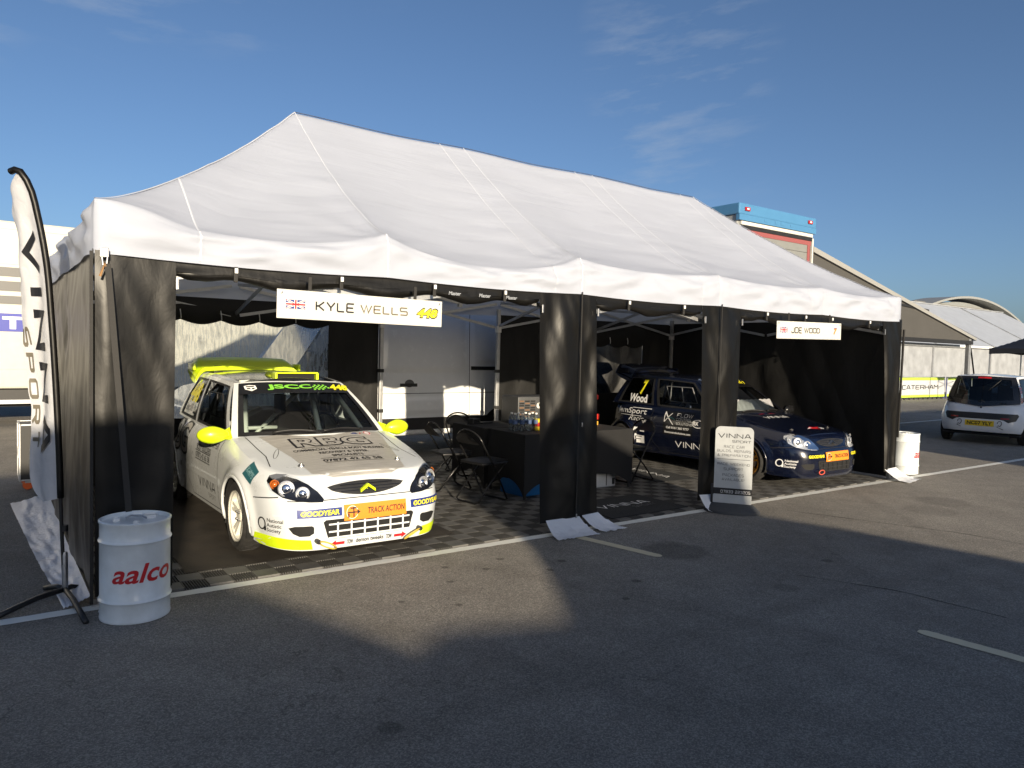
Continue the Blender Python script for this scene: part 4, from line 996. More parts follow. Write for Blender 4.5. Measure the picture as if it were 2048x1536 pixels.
    def spf(a, b):
        x = -.60+1.20*a; e = abs(2*a-1)
        sec = [(2.44, 1.385), (2.44, 1.425), (2.62, 1.485), (2.80, 1.52), (2.82, 1.50), (2.70, 1.43), (2.55, 1.385), (2.44, 1.375)]
        k = b*(len(sec)-1); i = min(len(sec)-2, int(k)); t = k-i; y = sec[i][0]+(sec[i+1][0]-sec[i][0])*t; z = sec[i][1]+(sec[i+1][1]-sec[i][1])*t
        dr = .12*max(0, (e-.80)/.20)**2; return (x*(1-.02*e), y-.05*e*e+.02, z-dr-.02*e*e)
    spn = 'paint_navy' if navy else 'neon'
    wing = sp.grid(spf, 40, 14).build('rear_spoiler', spn, root, smooth=50)
    for x in (-.34, .34): MB().box((x-.05, 2.46, 1.34), (x+.05, 2.66, 1.43), bev=.015).build('spoiler_foot', 'black_plastic' if not navy else spn, wing, smooth=40)
    for sg in (-1, 1): MB().box((sg*.585-.012, 2.47, 1.375), (sg*.585+.012, 2.74, 1.45), bev=.008).build('spoiler_end', spn, wing, smooth=40)
    # --- cabin: cage, seat, dash, wheel
    cg = 'cage_dark' if navy else 'cage_white'
    def cage(pts, r=.021): MB().tube(pts, r, 8).build('cage_tube', cg, root, smooth=True)
    for sg in (-1, 1):
        cage([(sg*.56, .58, .42), (sg*.56, .62, .86), (sg*.50, .86, 1.05), (sg*.425, 1.14, 1.27), (sg*.42, 1.9, 1.31)], .027)
        cage([(sg*.46, 1.72, 1.32), (sg*.60, 1.74, .85), (sg*.60, 1.74, .25)]); cage([(sg*.46, 1.74, 1.30), (sg*.52, 2.4, .75)])
        cage([(sg*.60, .60, .62), (sg*.60, 1.72, .42)]); cage([(sg*.60, .60, .42), (sg*.60, 1.72, .62)])
    cage([(-.46, 1.74, 1.325), (.46, 1.74, 1.325)]); cage([(-.475, 1.10, 1.30), (.475, 1.10, 1.30)]); cage([(.46, 1.74, 1.31), (-.60, 1.74, .3)]); cage([(-.60, 1.74, .80), (.60, 1.74, .80)])
    cage([(-.475, 1.12, 1.31), (.46, 1.72, 1.325)]); cage([(-.6, .55, .80), (.6, .55, .80)]); cage([(.12, .60, .86), (.20, .95, 1.05), (.22, 1.15, 1.29)], .026); cage([(-.10, 1.74, 1.0), (-.55, 1.2, .9)], .026)
    sx = .33 if not navy else .33
    seat = MB(); seat.box((sx-.24, 1.25, .26), (sx+.24, 1.72, .42), bev=.05); seat.box((sx-.25, -.06, 0), (sx+.25, .06, .72), T(sx, 1.66, .36, rx=-.22) @ Matrix.Translation((-sx, 0, 0)), bev=.04)
    for sg in (-1, 1): seat.box((sx+sg*.25-.03, 1.52, .95), (sx+sg*.25+.03, 1.75, 1.16), bev=.02); seat.box((sx+sg*.24-.03, 1.30, .36), (sx+sg*.24+.03, 1.72, .62), bev=.02)
    seat.build('race_seat', 'seat_black', root, smooth=45)
    MB().grid(lambda a, b: (-.62+1.24*a, .36+.48*b, .855+.02*math.sin(math.pi*b)-.20*max(0, b-.75)/.25), 10, 10).build('dashboard', 'seat_black', root, smooth=True)
    MB().lathe([(.150+.016*math.cos(a), .016*math.sin(a)) for a in [2*math.pi*k/10 for k in range(10)]], 28, 'Y', T(sx, 1.02, .86, rx=-.35), closed=True).build('steering_wheel', 'seat_black', root, smooth=True)
    # --- wheels
    for y in (0, 2.385):
        for sg in (-1, 1): wheel(root, sg*.728, y, .283, .185, 'rim_gold' if navy else 'rim_white', .205, 5, sg)
    dk = st['print']
    # --- shared prints
    TA = front('sponsor_board', rect(.53, .118), .045, .400, 'orange_print', .012, root)
    front('lettering', fit_width(font_flat('TRACK ACTION', 1, .015, 1, .18), .32, .045), .135, .402, 'black_print', .0145, TA)
    front('logo_mark', join(shift(rect(.075, .010), 0, .0), shift(rect(.010, .075), .012, .0), shift(rect(.05, .010), .01, .030), shift(rect(.012, .030), -.03, -.022), poly((.04, -.018), (.068, .0), (.04, .018))), -.155, .40, 'black_print', .0150, TA)
    front('logo_panel', ring(.048, .048, .004, 24), -.155, .40, 'white_print', .0142, TA)
    for x, z in ((-.40, .415), (.52, .415)):
        pl = front('tyre_sticker', rect(.33, .062), x, z, 'blue_print', .008) if not navy else None
        front('lettering', fit_width(font_flat('GOODYEAR', 1, .035, 1, .12), .285, .038), x, z, 'yellow_print', .0105)
    pr = 'white_print' if navy else 'black_print'
    r_ = join(ring(.037, .050, .011, 26), shift(poly((.018, -.052), (.040, -.052), (.040, -.012), (.028, -.03)), 0, 0))
    d = Vector((.55, 1, 0)).normalized(); ax = Vector((1, -.55, 0)).normalized()
    def corner(name, vf, X, z, m, off=.004): return project(name, vf, bvh, Vector((-.70, -.56, z))+ax*X, ax, (0, 0, 1), d, m, body, off)
    corner('logo_mark', r_, -.075, .318, pr)
    for k, s_ in enumerate(('National', 'Autistic', 'Society')): 
        q = font_flat(s_, .029, .012, 1, 0, 1, 'LEFT'); corner('lettering', q, -.03, .352-.038*k, pr)
    # tow loops
    if not navy:
        for x0, sg in ((-.43, 1), (.43, -1)):
            pts = [(x0+sg*(.01+.13*math.sin(a/2)**2), -.835-.03*math.sin(a), .205-.06*math.sin(a/2)**2+.022*math.sin(a)) for a in [2*math.pi*k/20 for k in range(20)]]
            MB().tube(pts, .006, 6, closed=True).build('tow_loop', 'rope_yellow', root, smooth=True)
            MB().lathe([(0, 0), (.018, 0), (.018, .05), (0, .05)], 12, 'Y', T(x0, -.845, .21)).build('tow_pin', 'black_plastic', root, smooth=40)
    else: MB().tube([(-.30+.06*math.cos(a)-.05, -.84, .215+.028*math.sin(a)) for a in [2*math.pi*k/16 for k in range(16)]], .007, 6, closed=True).build('tow_loop', 'rope_red', root, smooth=True)
    if not navy:
        # bonnet wrap and its sponsor
        hood('bonnet_wrap', poly((-.40, -.60), (-.25, -.66), (.25, -.66), (.40, -.60), (.585, .20), (.60, .37), (-.52, .37), (-.47, .1), (-.42, -.2)), 0, 0, 'brushed', .002)
        for z, sgn in ((0, 1),):
            big = fit_width(font_flat('RBG', 1, .055, 1.0), .72, .24); thin = fit_width(font_flat('RBG', 1, .012, 1.0), .68, .205)
            hood('lettering', big, .045, .12, 'black_print', .004); hood('lettering_inner', thin, .045, .12, 'brushed', .006)
        hood('lettering', fit_width(font_flat('COMMERCIAL VEHICLE BODY BUILDERS', 1, .03), .82, .052), .045, -.075, 'black_print', .004)
        hood('lettering', fit_width(font_flat('RECOVERY & TIPPER', 1, .03), .44, .052), .045, -.165, 'black_print', .004)
        hood('lettering', fit_width(font_flat('SPECIALISTS', 1, .03), .28, .052), .045, -.25, 'black_print', .004)
        hood('lettering', fit_width(font_flat('07872 42 65 58', 1, .035), .52, .062), .045, -.36, 'black_print', .004)
        for y in (-.305, -.41): hood('rule_line', rect(.52, .008), .045, y, 'black_print', .004)
        hood('lettering', rect(.55, .008), -.0, -.02, 'black_print', .004)
        for sg in (-1, 1): hood('outline_sticker', shift(ring(.115, .020, .006, 24), 0, 0, -sg*1.15), sg*.51, -.08, 'grey_print', .004)
        hood('round_sticker', ell(.035, .05), .47, .32, 'white_print', .004); hood('lettering', ring(.032, .045, .010), .47, .32, 'red_print', .006)
        hood('emblem', join(poly((.30, .30), (.35, .34), (.33, .29)), poly((.33, .29), (.36, .34), (.37, .29))), 0, 0, 'blue_print', .004); hood('emblem', poly((.385, .30), (.41, .34), (.40, .29)), 0, 0, 'red_print', .004)
        # front lip
        for sg in (-1, 1):
            front('neon_lip', poly(*[(sg*.45, -.030), (sg*.47, .045), (sg*.56, .050), (sg*.68, .058), (sg*.765, .064), (sg*.765, -.030), (sg*.62, -.03)]), 0, .172, 'neon', .004)
        front('lettering', fit_width(font_flat('demon tweeks', 1, .02, 1.2), .235, .035), .0, .178, 'black_print', .004)
        for sg in (-1, 1):
            front('tow_arrow', join(shift(rect(.07, .022), 0, 0), poly((sg*.035, .026), (sg*.075, 0), (sg*.035, -.026))), sg*.245, .172, 'red_print', .004)
            front('lettering', fit_width(font_flat('TOW', 1, .03), .05, .036), sg*.165, .174, 'black_print', .004)
        # fender sticker
        fo = Vector((-.75, -.24, .665)); fax = Vector((.35, -1, 0)).normalized()
        st_ = project('fender_sticker', shift(poly((-.085, -.06), (.085, -.06), (.085, .06), (-.085, .06)), 0, 0, -.45), bvh, fo, fax, (0, 0, 1), (1, .35, -.25), 'teal_print', body, .004)
        project('lettering', shift(fit_width(font_flat('X-HYPE', 1, .04, 1, .15), .15, .045), 0, 0, -.45), bvh, fo, fax, (0, 0, 1), (1, .35, -.25), M['teal_light'], body, .006)
        # door prints
        for k, s_ in enumerate(('RECOVERY & TIPPER', 'BODY BUILDERS', '07872 42 65 58')): left('lettering', fit_width(font_flat(s_, 1, .025), (.70, .52, .52)[k], .055), (.92, 1.05, 1.08)[k], (.775, .70, .625)[k], 'black_print')
        for z in (.665, .585): left('rule_line', rect(.55, .008), 1.08, z, 'black_print')
        left('lettering', fit_width(stroke_flat('VINNA', 1, .15), .62, .115), .93, .40, 'black_print', .004); left('lettering', fit_width(stroke_flat('SPORT', 1, .13), .25, .042), .76, .305, 'grey_print', .004)
        left('lettering', fit_width(font_flat('RBG', 1, .055), .95, .34), 2.18, .72, 'black_print', .004); left('lettering_inner', fit_width(font_flat('RBG', 1, .01), .90, .29), 2.18, .72, 'brushed', .006)
        # roof scoop
        sc = MB(); sc.add([(-.11, 1.16, 1.335), (.29, 1.16, 1.335), (.29, 1.16, 1.395), (-.11, 1.16, 1.395), (-.14, 1.52, 1.345), (.32, 1.52, 1.345), (.28, 1.48, 1.405), (-.10, 1.48, 1.405)], [(3, 2, 6, 7), (0, 3, 7, 4), (1, 5, 6, 2), (4, 7, 6, 5)])
        sco = sc.build('roof_scoop', 'neon', root); MB().box((-.10, 1.18, 1.335), (.28, 1.20, 1.39)).build('scoop_opening', 'bay_dark', sco)
        MB().box((-.125, 1.14, 1.392), (.305, 1.24, 1.408), bev=.006).build('scoop_lip', 'neon', sco)
        for sg in (-1, 1): MB().box((.09+sg*.21-.012, 1.14, 1.33), (.09+sg*.21+.012, 1.24, 1.40), bev=.004).build('scoop_cheek', 'neon', sco)
        # white roof rails show beside the black roof skin
        q = MB()
        for sg in (1, -1):
            vs = []; fs = []
            for i in range(41):
                p = E_['side'](i/40, 1); vs += [(sg*(p.x+.003), p.y, p.z+.002), (sg*(p.x-.055), p.y, p.z+.012)]
                if i: fs.append((2*i-2, 2*i-1, 2*i+1, 2*i))
            MB().add(vs, fs).build('roof_edge', pm, roof_o, smooth=True)
    else:
        left('lettering', fit_width(stroke_flat('VINNA', 1, .15), .62, .105), .93, .37, 'white_print', .004)
        q = fit_width(stroke_flat('JAMSPORT', 1, .14), .66, .085)
        left('lettering', fit_width(font_flat('JamSport', 1, .01, 1.25), .70, .11), 2.20, .775, 'white_print', .004); left('lettering', fit_width(font_flat('Racing', 1, .0, 1, .45), .42, .10), 2.02, .665, 'white_print', .004)
        left('rule_line', rect(.42, .008), 1.98, .835, 'white_print', .004); left('rule_line', rect(.5, .008), 2.2, .715, 'white_print', .004)
        pn = left('door_sticker', rect(.56, .36), 1.20, .665, 'black_gloss', .003)
        for k, (s_, wd, h_) in enumerate((('FLOW', .30, .055), ('CONTROL', .30, .042), ('SOLUTIONS', .30, .036))): left('lettering', fit_width(stroke_flat(s_, 1, .12), wd, h_), 1.08, .79-.06*k, 'white_print', .006)
        left('emblem', join(poly((-.1, .09), (-.085, .09), (-.085, -.06), (-.1, -.06)), poly((-.085, .09), (.09, -.09), (.07, -.09), (-.1, .075)), poly((-.1, -.06), (-.085, -.06), (.05, .075), (.035, .075))), 1.37, .735, 'white_print', .006)
        left('emblem', ring(.1, .05, .008, 20, 20, 120), 1.35, .70, 'teal_print', .007)
        left('lettering', fit_width(font_flat('Call 0161 385 9777', 1, .03), .44, .034), 1.20, .60, 'white_print', .006); left('lettering', fit_width(font_flat('flowcontrolsolutions.com', 1, .03), .50, .032), 1.20, .53, 'white_print', .006)
        left('lettering', fit_width(font_flat('ex', 1, .03), .10, .055), .86, .70, 'white_print', .006); left('emblem', ring(.11, .06, .012), .82, .695, 'white_print', .006)
        left('race_sticker', rect(.30, .24), 2.02, .42, 'white_print', .004); left('emblem', poly((-.08, -.03), (.08, -.03), (.05, .03), (.0, -.005), (-.05, .03)), 2.02, .47, 'black_print', .006); left('rule_line', rect(.20, .012), 2.02, .40, 'grey_print', .006); left('rule_line', rect(.16, .012), 2.02, .36, 'grey_print', .006)
        hood('lettering', fit_width(stroke_flat('VINNA', 1, .15), .52, .10), .02, .12, 'white_print', .004); hood('emblem', poly((-.2, .26), (.0, .30), (.2, .25), (.05, .27)), 0, 0, 'red_print', .004)
        fl_ = [(-.16, -.02), (-.02, .05), (.03, .02), (.17, .03), (.05, -.03), (.10, -.06), (-.04, -.05)]
        hood('flag_emblem', (fl_, [tuple(range(7))]), .08, -.42, 'red_print', .004)
        ck = [shift(rect(.022, .022), .06+.022*i+.01*j, -.02+.022*j) for i in range(4) for j in range(3) if (i+j) % 2 == 0]; hood('chequer', join(*ck), .12, -.46, 'white_print', .006)
        hood('chequer', shift(poly((-.17, 0), (-.05, .05), (-.02, .03)), .0, -.46), .05, 0, 'white_print', .006)
        MB().grid(lambda a, b: (-.50+1.0*a, .47+.10*b, .885+.17*b+.004*math.sin(a*60)), 60, 4).build('sunshade', 'sunshade', root, smooth=True)
    # --- prints on glass
    fgl = E_['front']
    def on_ws(name, vf, x, t, m, off, sc=1.0):
        vs = []
        L = (fgl(.3, 1)-fgl(.3, 0)).length
        for (a, b) in vf[0]:
            X = x+a; tt = t+b/L; xm = fgl(1, tt).x; s = abs(X)/xm; p = fgl(min(1, s), tt); e = .01
            n_ = (fgl(s+e, tt)-fgl(s-e, tt)).cross(fgl(s, tt+e)-fgl(s, tt-e)).normalized(); n_ = n_ if n_.y < 0 else -n_
            p = p+n_*off; vs.append((p.x*(1 if X >= 0 else -1), p.y, p.z))
        return MB().add(vs, vf[1]).build(name, m, wso, fix=False)
    sun_ = patch(fgl, 0, .925, .735, .965, 14, 4, .006).build('sun_strip', 'black_gloss', wso, smooth=True)
    if not navy:
        on_ws('lettering', fit_width(font_flat('JSCC', 1, .04, 1.35), .42, .095), -.07, .85, 'green_print', .010)
        ck = [shift(rect(.023, .023), .023*i, .023*j) for i in range(8) for j in range(4) if (i+j) % 2 == 0 and not (i > 5 and j in (0, 3))]; on_ws('chequer', join(*ck), .165, .80, 'green_print', .010)
        on_ws('lettering', fit_width(font_flat('448', 1, .05, 1, .12), .21, .105), .45, .85, 'yellow_print', .010)
        sh = on_ws('shield', shift(poly((-.05, .04), (0, .052), (.05, .04), (.052, -.02), (0, -.055), (-.052, -.02)), 0, 0), -.42, .85, 'white_print', .010)
        on_ws('emblem', join(shift(rect(.07, .018), 0, .022), shift(rect(.03, .02), -.018, -.012), shift(rect(.022, .022), .02, -.016)), -.42, .85, 'black_print', .012)
    else:
        on_ws('lettering', fit_width(font_flat('JSCC', 1, .04, 1.35), .42, .095), -.07, .885, 'yellow_print', .010)
        ck = [shift(rect(.023, .023), .023*i, .023*j) for i in range(8) for j in range(4) if (i+j) % 2 == 0]; on_ws('chequer', join(*ck), .16, .862, 'yellow_print', .010)
        on_ws('lettering', fit_width(font_flat('7', 1, .05, 1, .12), .07, .078), .40, .885, 'yellow_print', .010)
    fs_ = E_['side']
    def on_side(name, vf, s, t, m, off=.006, par=None):
        vs = []; p0 = fs_(s, t); L = (fs_(s, 1)-fs_(s, 0)).length; LS = (fs_(1, t)-fs_(0, t)).length
        for (a, b) in vf[0]:
            p = fs_(s-a/LS, t+b/L); vs.append((-p.x-off, p.y, p.z+.002))
        return MB().add(vs, vf[1]).build(name, m, par or sides[3], fix=False)
    if not navy:
        on_side('lettering', fit_width(font_flat('448', 1, .05, 1, .1), .44, .22), .755, .60, 'yellow_print'); on_side('lettering', fit_width(font_flat('WELLS', 1, .04), .40, .095), .76, .24, 'white_print')
    else:
        on_side('lettering', fit_width(font_flat('7', 1, .05, 1, .25), .13, .25), .70, .60, 'yellow_print'); on_side('lettering', fit_width(font_flat('Wood', 1, .04), .40, .14), .74, .23, 'white_print')
    # window net frame behind the driver's-door window
    fm = 'black_plastic' if not navy else 'steel'
    y0, y1, z0, z1 = .98, 1.50, .98, 1.20
    for p0, p1 in (((y0, z0), (y1, z0)), ((y0+.12, z1), (y1+.10, z1)), ((y0, z0), (y0+.12, z1)), ((y0+.26, z0), (y0+.32, z1)), ((y1, z0), (y1+.10, z1))):
        MB().tube([(-.66+.09*(p0[1]-.9), p0[0], p0[1]), (-.66+.09*(p1[1]-.9)-.0, p1[0], p1[1])], .007, 6).build('window_frame_bar', fm, root)
    return root
wc = thing('race_car', 'white hatchback race car with neon yellow mirrors, spoiler and roof scoop', 'car', (1.89, .775, 0.026))
saxo(wc, dict(kind='white', print='black_print'))
bc = thing('race_car', 'navy blue hatchback race car with gold wheels and number seven', 'car', (8.56, .85, 0.020), R(0))
saxo(bc, dict(kind='navy', print='white_print'))
# ------------------------------------------------------------------ drums, signs, flag
M['drum_paint'] = mat('white drum enamel', (.80, .85, .88), .33, coat=.3, var=.10, vscale=5, col2=(.62, .66, .67), bump=.12, bscale=5)
def fine_flat(vf, maxe):
    bm = bmesh.new(); vv = [bm.verts.new((x, y, 0)) for x, y in vf[0]]
    for q in vf[1]: bm.faces.new([vv[i] for i in q])
    for _ in range(6):
        le = [e for e in bm.edges if e.calc_length() > maxe]
        if not le: break
        bmesh.ops.subdivide_edges(bm, edges=le, cuts=1, use_grid_fill=True); bmesh.ops.triangulate(bm, faces=[f for f in bm.faces if len(f.verts) > 4])
    bm.verts.index_update(); r = [(q.co.x, q.co.y) for q in bm.verts], [tuple(v.index for v in f.verts) for f in bm.faces]; bm.free(); return r
def wrap_text(vf, r, az, zc, off=.0022):
    vf = fine_flat(vf, .012)
    return [((r+off)*math.cos(az+x/r), (r+off)*math.sin(az+x/r), zc+y) for x, y in vf[0]], vf[1]
def drum(loc, az, label, rz=0):
    t = thing('steel_drum', label, 'drum', loc, rz, 'drums weighting the awning straps')
    r = .198; pr = [(r-.012, 0), (r, .0), (r+.003, .012), (r, .02)]
    for zc in (.125, .485): pr += [(r, zc-.016), (r+.004, zc-.010), (r+.009, zc), (r+.004, zc+.010), (r, zc+.016)]
    pr += [(r, .588), (r+.006, .596), (r+.006, .606), (r-.004, .610), (r-.010, .604), (r-.012, .585)]
    b = MB().lathe(pr, 64).build('drum_body', 'drum_paint', t, smooth=40)
    MB().lathe([(0, .586), (r-.011, .585)], 48).build('drum_lid', 'drum_paint', t)
    for a, q in ((.6, .045), (2.7, .022), (4.6, .02)): MB().lathe([(q, .586), (q, .604), (q-.006, .607), (q-.008, .600), (0, .600)], 20, 'Z', T(.11*math.cos(a), .11*math.sin(a), 0)).build('bung_cap', 'white_plastic', t, smooth=40)
    tx = fit_width(font_flat('aalco', 1, .020, 1.1, .28), .365); vs, fs = wrap_text(tx, r, az, .30); MB().add(vs, fs).build('lettering', 'red_print', t, fix=False)
    MB().tube([(-.05, .03, .600), (-.02, .03, .615), (.04, .0, .61), (.06, -.02, .60)], .006, 6).build('strap_tail', 'steel', t)
    return t
drum((.19, -.29, .004), R(-84), 'white steel drum with red lettering beside the feather flag')
drum((10.78, .24, 0.004), R(-60), 'sunlit white steel drum with red lettering by the far corner curtain')
# feather flag
ff = thing('feather_flag', 'tall white feather flag with black sleeve on a cross-foot stand', 'flag', (-.141, .3, 0))
PL = smoothf([(0, 0), (.48, -.019), (.98, -.032), (1.5, -.053), (1.83, -.071), (2.21, -.10), (2.49, -.145), (2.66, -.185), (2.745, -.224)])
pole = [(PL(z), 0, z) for z in np.linspace(.05, 2.70, 40)]+[(-.235, .01, 2.752), (-.262, .03, 2.762), (-.285, .06, 2.752)]
MB().tube(pole, .012, 8).build('pole', 'black_plastic', ff, smooth=True)
MB().tube(pole[9:], .021, 8).build('pole_sleeve', 'curtain', ff, smooth=True)
M['flag_white'] = fabric_mat('white flag cloth', (.70, .71, .74), .3, .7, .3, (1, 1, 1), 14, .2)
WL = smoothf([(.66, .16), (.72, .21), (.80, .235), (1.0, .215), (1.25, .18), (1.63, .20), (2.07, .21), (2.41, .20), (2.6, .19), (2.70, .14), (2.74, .06)])
def flag_pt(a, z):
    w_ = WL(z)*a; fo = .030*math.sin(a*7+z*2.6)*a+.016*N(a*4, z*7)*a
    return Vector((PL(z)-w_*.66+fo*.7, w_*1.15+fo*.5, z-.06*a*(1-a)*0 - (.05*a if z < .9 else 0)))
fc = MB().grid(lambda a, b: flag_pt(a, .66+2.08*b), 24, 120).build('flag_cloth', 'flag_white', ff, smooth=True)
def flag_text(txt, z0, z1, a0, a1, m, wgt):
    vf = fit_width(stroke_flat(txt, 1, wgt, 1.0, .55), z0-z1, 1.0); bm = bmesh.new(); vv = [bm.verts.new((x, y*.08, 0)) for x, y in vf[0]]
    for q in vf[1]: bm.faces.new([vv[i] for i in q])
    for _ in range(5):
        le = [e for e in bm.edges if e.calc_length() > .014]
        if le: bmesh.ops.subdivide_edges(bm, edges=le, cuts=1, use_grid_fill=True)
    for q in bm.verts:
        z = (z0+z1)/2-q.co.x; a = (a0+a1)/2-(q.co.y/.08)*(a1-a0); p = flag_pt(a, z); q.co = p+Vector((-.87, -.5, 0))*.010
    MB().bm(bm).build('lettering', m, fc, fix=False)
flag_text('VINNA', 2.40, .94, .20, .70, 'black_print', .24); flag_text('SPORT', 1.78, .98, .76, .94, 'olive_print', .22)
def arm(a, b): MB().tube([(0, 0, .05), (a[0]*.4, a[1]*.4, .05), (a[0]*.75, a[1]*.75, .03), (a[0], a[1], .012)], .017, 8).build('foot_arm', 'black_plastic', ff, smooth=True)
for a in ((-.40, -.28), (.06, -.62), (-.10, .22), (.10, .10)): arm(a, 0)
MB().lathe([(.018, 0.03), (.018, .28), (.014, .30)], 12).build('pole_socket', 'steel', ff, smooth=40)
MB().lathe([(.02, .44), (.02, .48)], 12).build('pole_joint', 'black_plastic', ff, smooth=40)
# hanging name boards
M['board'] = mat('white composite board', (.58, .575, .54), .42, var=.06)
def name_board(label, o, wd, h, name, cols, num, ncols, tilt):
    t = thing('name_board', label, 'sign', o, 0, 'name boards hung under the valance'); t.rotation_euler = (0, tilt, 0)
    b = MB().box((-wd/2, -.004, -h/2), (wd/2, .004, h/2), bev=.003).build('board', 'board', t)
    X, Z = (1, 0, 0), (0, 0, 1)
    put_flag(wd*.105, h*.31, (-wd*.40, -.0045, .0), X, Z, t, .001)
    a, bn_ = name; w1 = flat_width(stroke_flat(a, h*.36, .13)[0]); w2 = flat_width(stroke_flat(bn_, h*.36, .13)[0]); tot = w1+w2+h*.30; k = wd*(.56 if len(num) > 1 else .44)/tot
    place_flat('lettering', fit_width(stroke_flat(a, 1, .20), w1*k, h*.36), (-wd*.29+w1*k/2, -.0045, 0), X, Z, cols[0], t, .001)
    place_flat('lettering', fit_width(stroke_flat(bn_, 1, .20), w2*k, h*.36), (-wd*.29+(w1+h*.30)*k+w2*k/2, -.0045, 0), X, Z, cols[1], t, .001)
    nx = wd*.40; nw = .09*wd*(len(num)/2 if len(num) > 1 else .6)
    place_flat('number_outline', fit_width(font_flat(num, 1, .075, 1, .22), nw*1.10, h*.42), (nx, -.0045, .0), X, Z, ncols[1], t, .001)
    place_flat('lettering', fit_width(font_flat(num, 1, .035, 1, .22), nw, h*.33), (nx, -.0045, .0), X, Z, ncols[0], t, .002)
    for sx in (-1, 1):
        MB().lathe([(0, 0), (.010, 0), (.009, -.004), (0, -.006)], 10, 'Y', T(sx*(wd/2-.03), -.004, h/2-.022)).build('screw', 'steel', t)
    for sx in (-.32, .32): MB().box((sx*wd-.012, .005, h/2-.04), (sx*wd+.012, .012, h/2+.10)).build('hanger', 'webbing', t)
    return t
name_board('white hanging board reading KYLE WELLS 448 above the white race car', (1.765, -.145, 1.987), 1.33, .205, ('KYLE', 'WELLS'), ('black_print', 'olive_print'), '448', ('yellow_print', 'black_print'), R(.6))
name_board('white hanging board reading JOE WOOD 7 above the navy race car', (7.575, -.14, 2.035), 1.34, .205, ('JOE', 'WOOD'), ('black_print', 'black_print'), '7', ('orange_print', 'blue_print'), R(-1.0))
# pavement sign
ps = thing('pavement_sign', 'silver swing pavement sign with race-car services text on dark base', 'sign', (6.075, -.245, 0), math.atan2(-.39, .29))
M['sign_face'] = mat('silver grey sign face', (.46, .48, .49), .38, .1, var=.10)
wd, z0, z1 = .40, .085, .935; rad = .055
pts = [(-wd/2, z0), (wd/2, z0)]+[(wd/2-rad+rad*math.cos(a), z1-rad+rad*math.sin(a)) for a in np.linspace(0, math.pi/2, 8)]+[(-wd/2+rad+rad*math.cos(a), z1-rad+rad*math.sin(a)) for a in np.linspace(math.pi/2, math.pi, 8)]
MB().prism(pts, -.006, .006).build('sign_panel', 'sign_face', ps, smooth=40)
MB().box((-wd/2-.03, -.008, .02), (-wd/2-.005, .010, .30), bev=.004).build('sign_edge', 'black_plastic', ps)
bp = [(.30*math.cos(a), .19*math.sin(a)) for a in np.linspace(0, 2*math.pi, 33)[:-1]]
vs = [(x, y, 0.002) for x, y in bp]+[(x*.98, y*.97, .03) for x, y in bp]+[(x*.80, y*.55, .075) for x, y in bp]+[(x*.72, y*.16, .095) for x, y in bp]
n = 32; M['sign_base'] = mat('recycled rubber base', (.055, .058, .062), .7, var=.2, vscale=20, bump=.2)
MB().add(vs, [(k*n+i, k*n+(i+1) % n, (k+1)*n+(i+1) % n, (k+1)*n+i) for k in range(3) for i in range(n)]+[tuple(range(3*n, 4*n)), tuple(range(n))[::-1]]).build('sign_base', 'sign_base', ps, smooth=40)
def sgn(txt, w_, h_, x, z, m='black_print', wg=.17, off=.0065): place_flat('lettering', fit_width(stroke_flat(txt, 1, wg), w_, h_), (x, 0, z), (1, 0, 0), (0, 0, 1), m, ps, off)
sgn('VINNA', .345, .058, 0, .835, wg=.16); sgn('SPORT', .195, .028, .075, .775, wg=.17)
for s_, w_, z in (('RACE CAR', .215, .715), ('BUILDS, REPAIRS', .352, .668), ('& PREPARATION', .345, .621), ('RACE WEEKEND', .340, .525), ('SUPPORT', .205, .470), ('PACKAGES', .225, .405), ('AVAILABLE!', .235, .355)): sgn(s_, w_, .030, 0, z, wg=.14)
place_flat('rule_line', rect(.345, .004), (0, 0, .578), (1, 0, 0), (0, 0, 1), 'black_print', ps, .0065)
place_flat('phone_band', rect(wd, .07), (0, 0, .225), (1, 0, 0), (0, 0, 1), 'black_print', ps, .0065); sgn('07833 223205', .31, .030, .03, .222, 'white_print', .13, .0075)
# entrance mats
M['mat'] = mat('black rubber backed mat', (.018, .020, .022), .9, bump=.4, bscale=300, var=.2, vscale=30)
def vmat(loc, rz, wd, dp, label):
    t = thing('door_mat', label, 'mat', loc, rz, 'printed mats on the tile floor'); MB().box((-wd/2, -dp/2, 0), (wd/2, dp/2, .008), bev=.003).build('mat', 'mat', t)
    place_flat('lettering', fit_width(stroke_flat('VINNA', 1, .14), wd*.66, dp*.20), (0, .04, .008), (1, 0, 0), (0, 1, 0), 'white_print', t, .0015)
    place_flat('lettering', fit_width(stroke_flat('SPORT', 1, .14), wd*.30, dp*.085), (wd*.17, -dp*.13, .008), (1, 0, 0), (0, 1, 0), 'grey_print', t, .0015)
vmat((5.19, .50, .020), R(1), 1.16, .80, 'black VINNA SPORT mat between the two middle front curtains'); vmat((7.05, 1.95, .020), R(-97), 1.25, .70, 'black VINNA mat on the tiles alongside the navy race car')

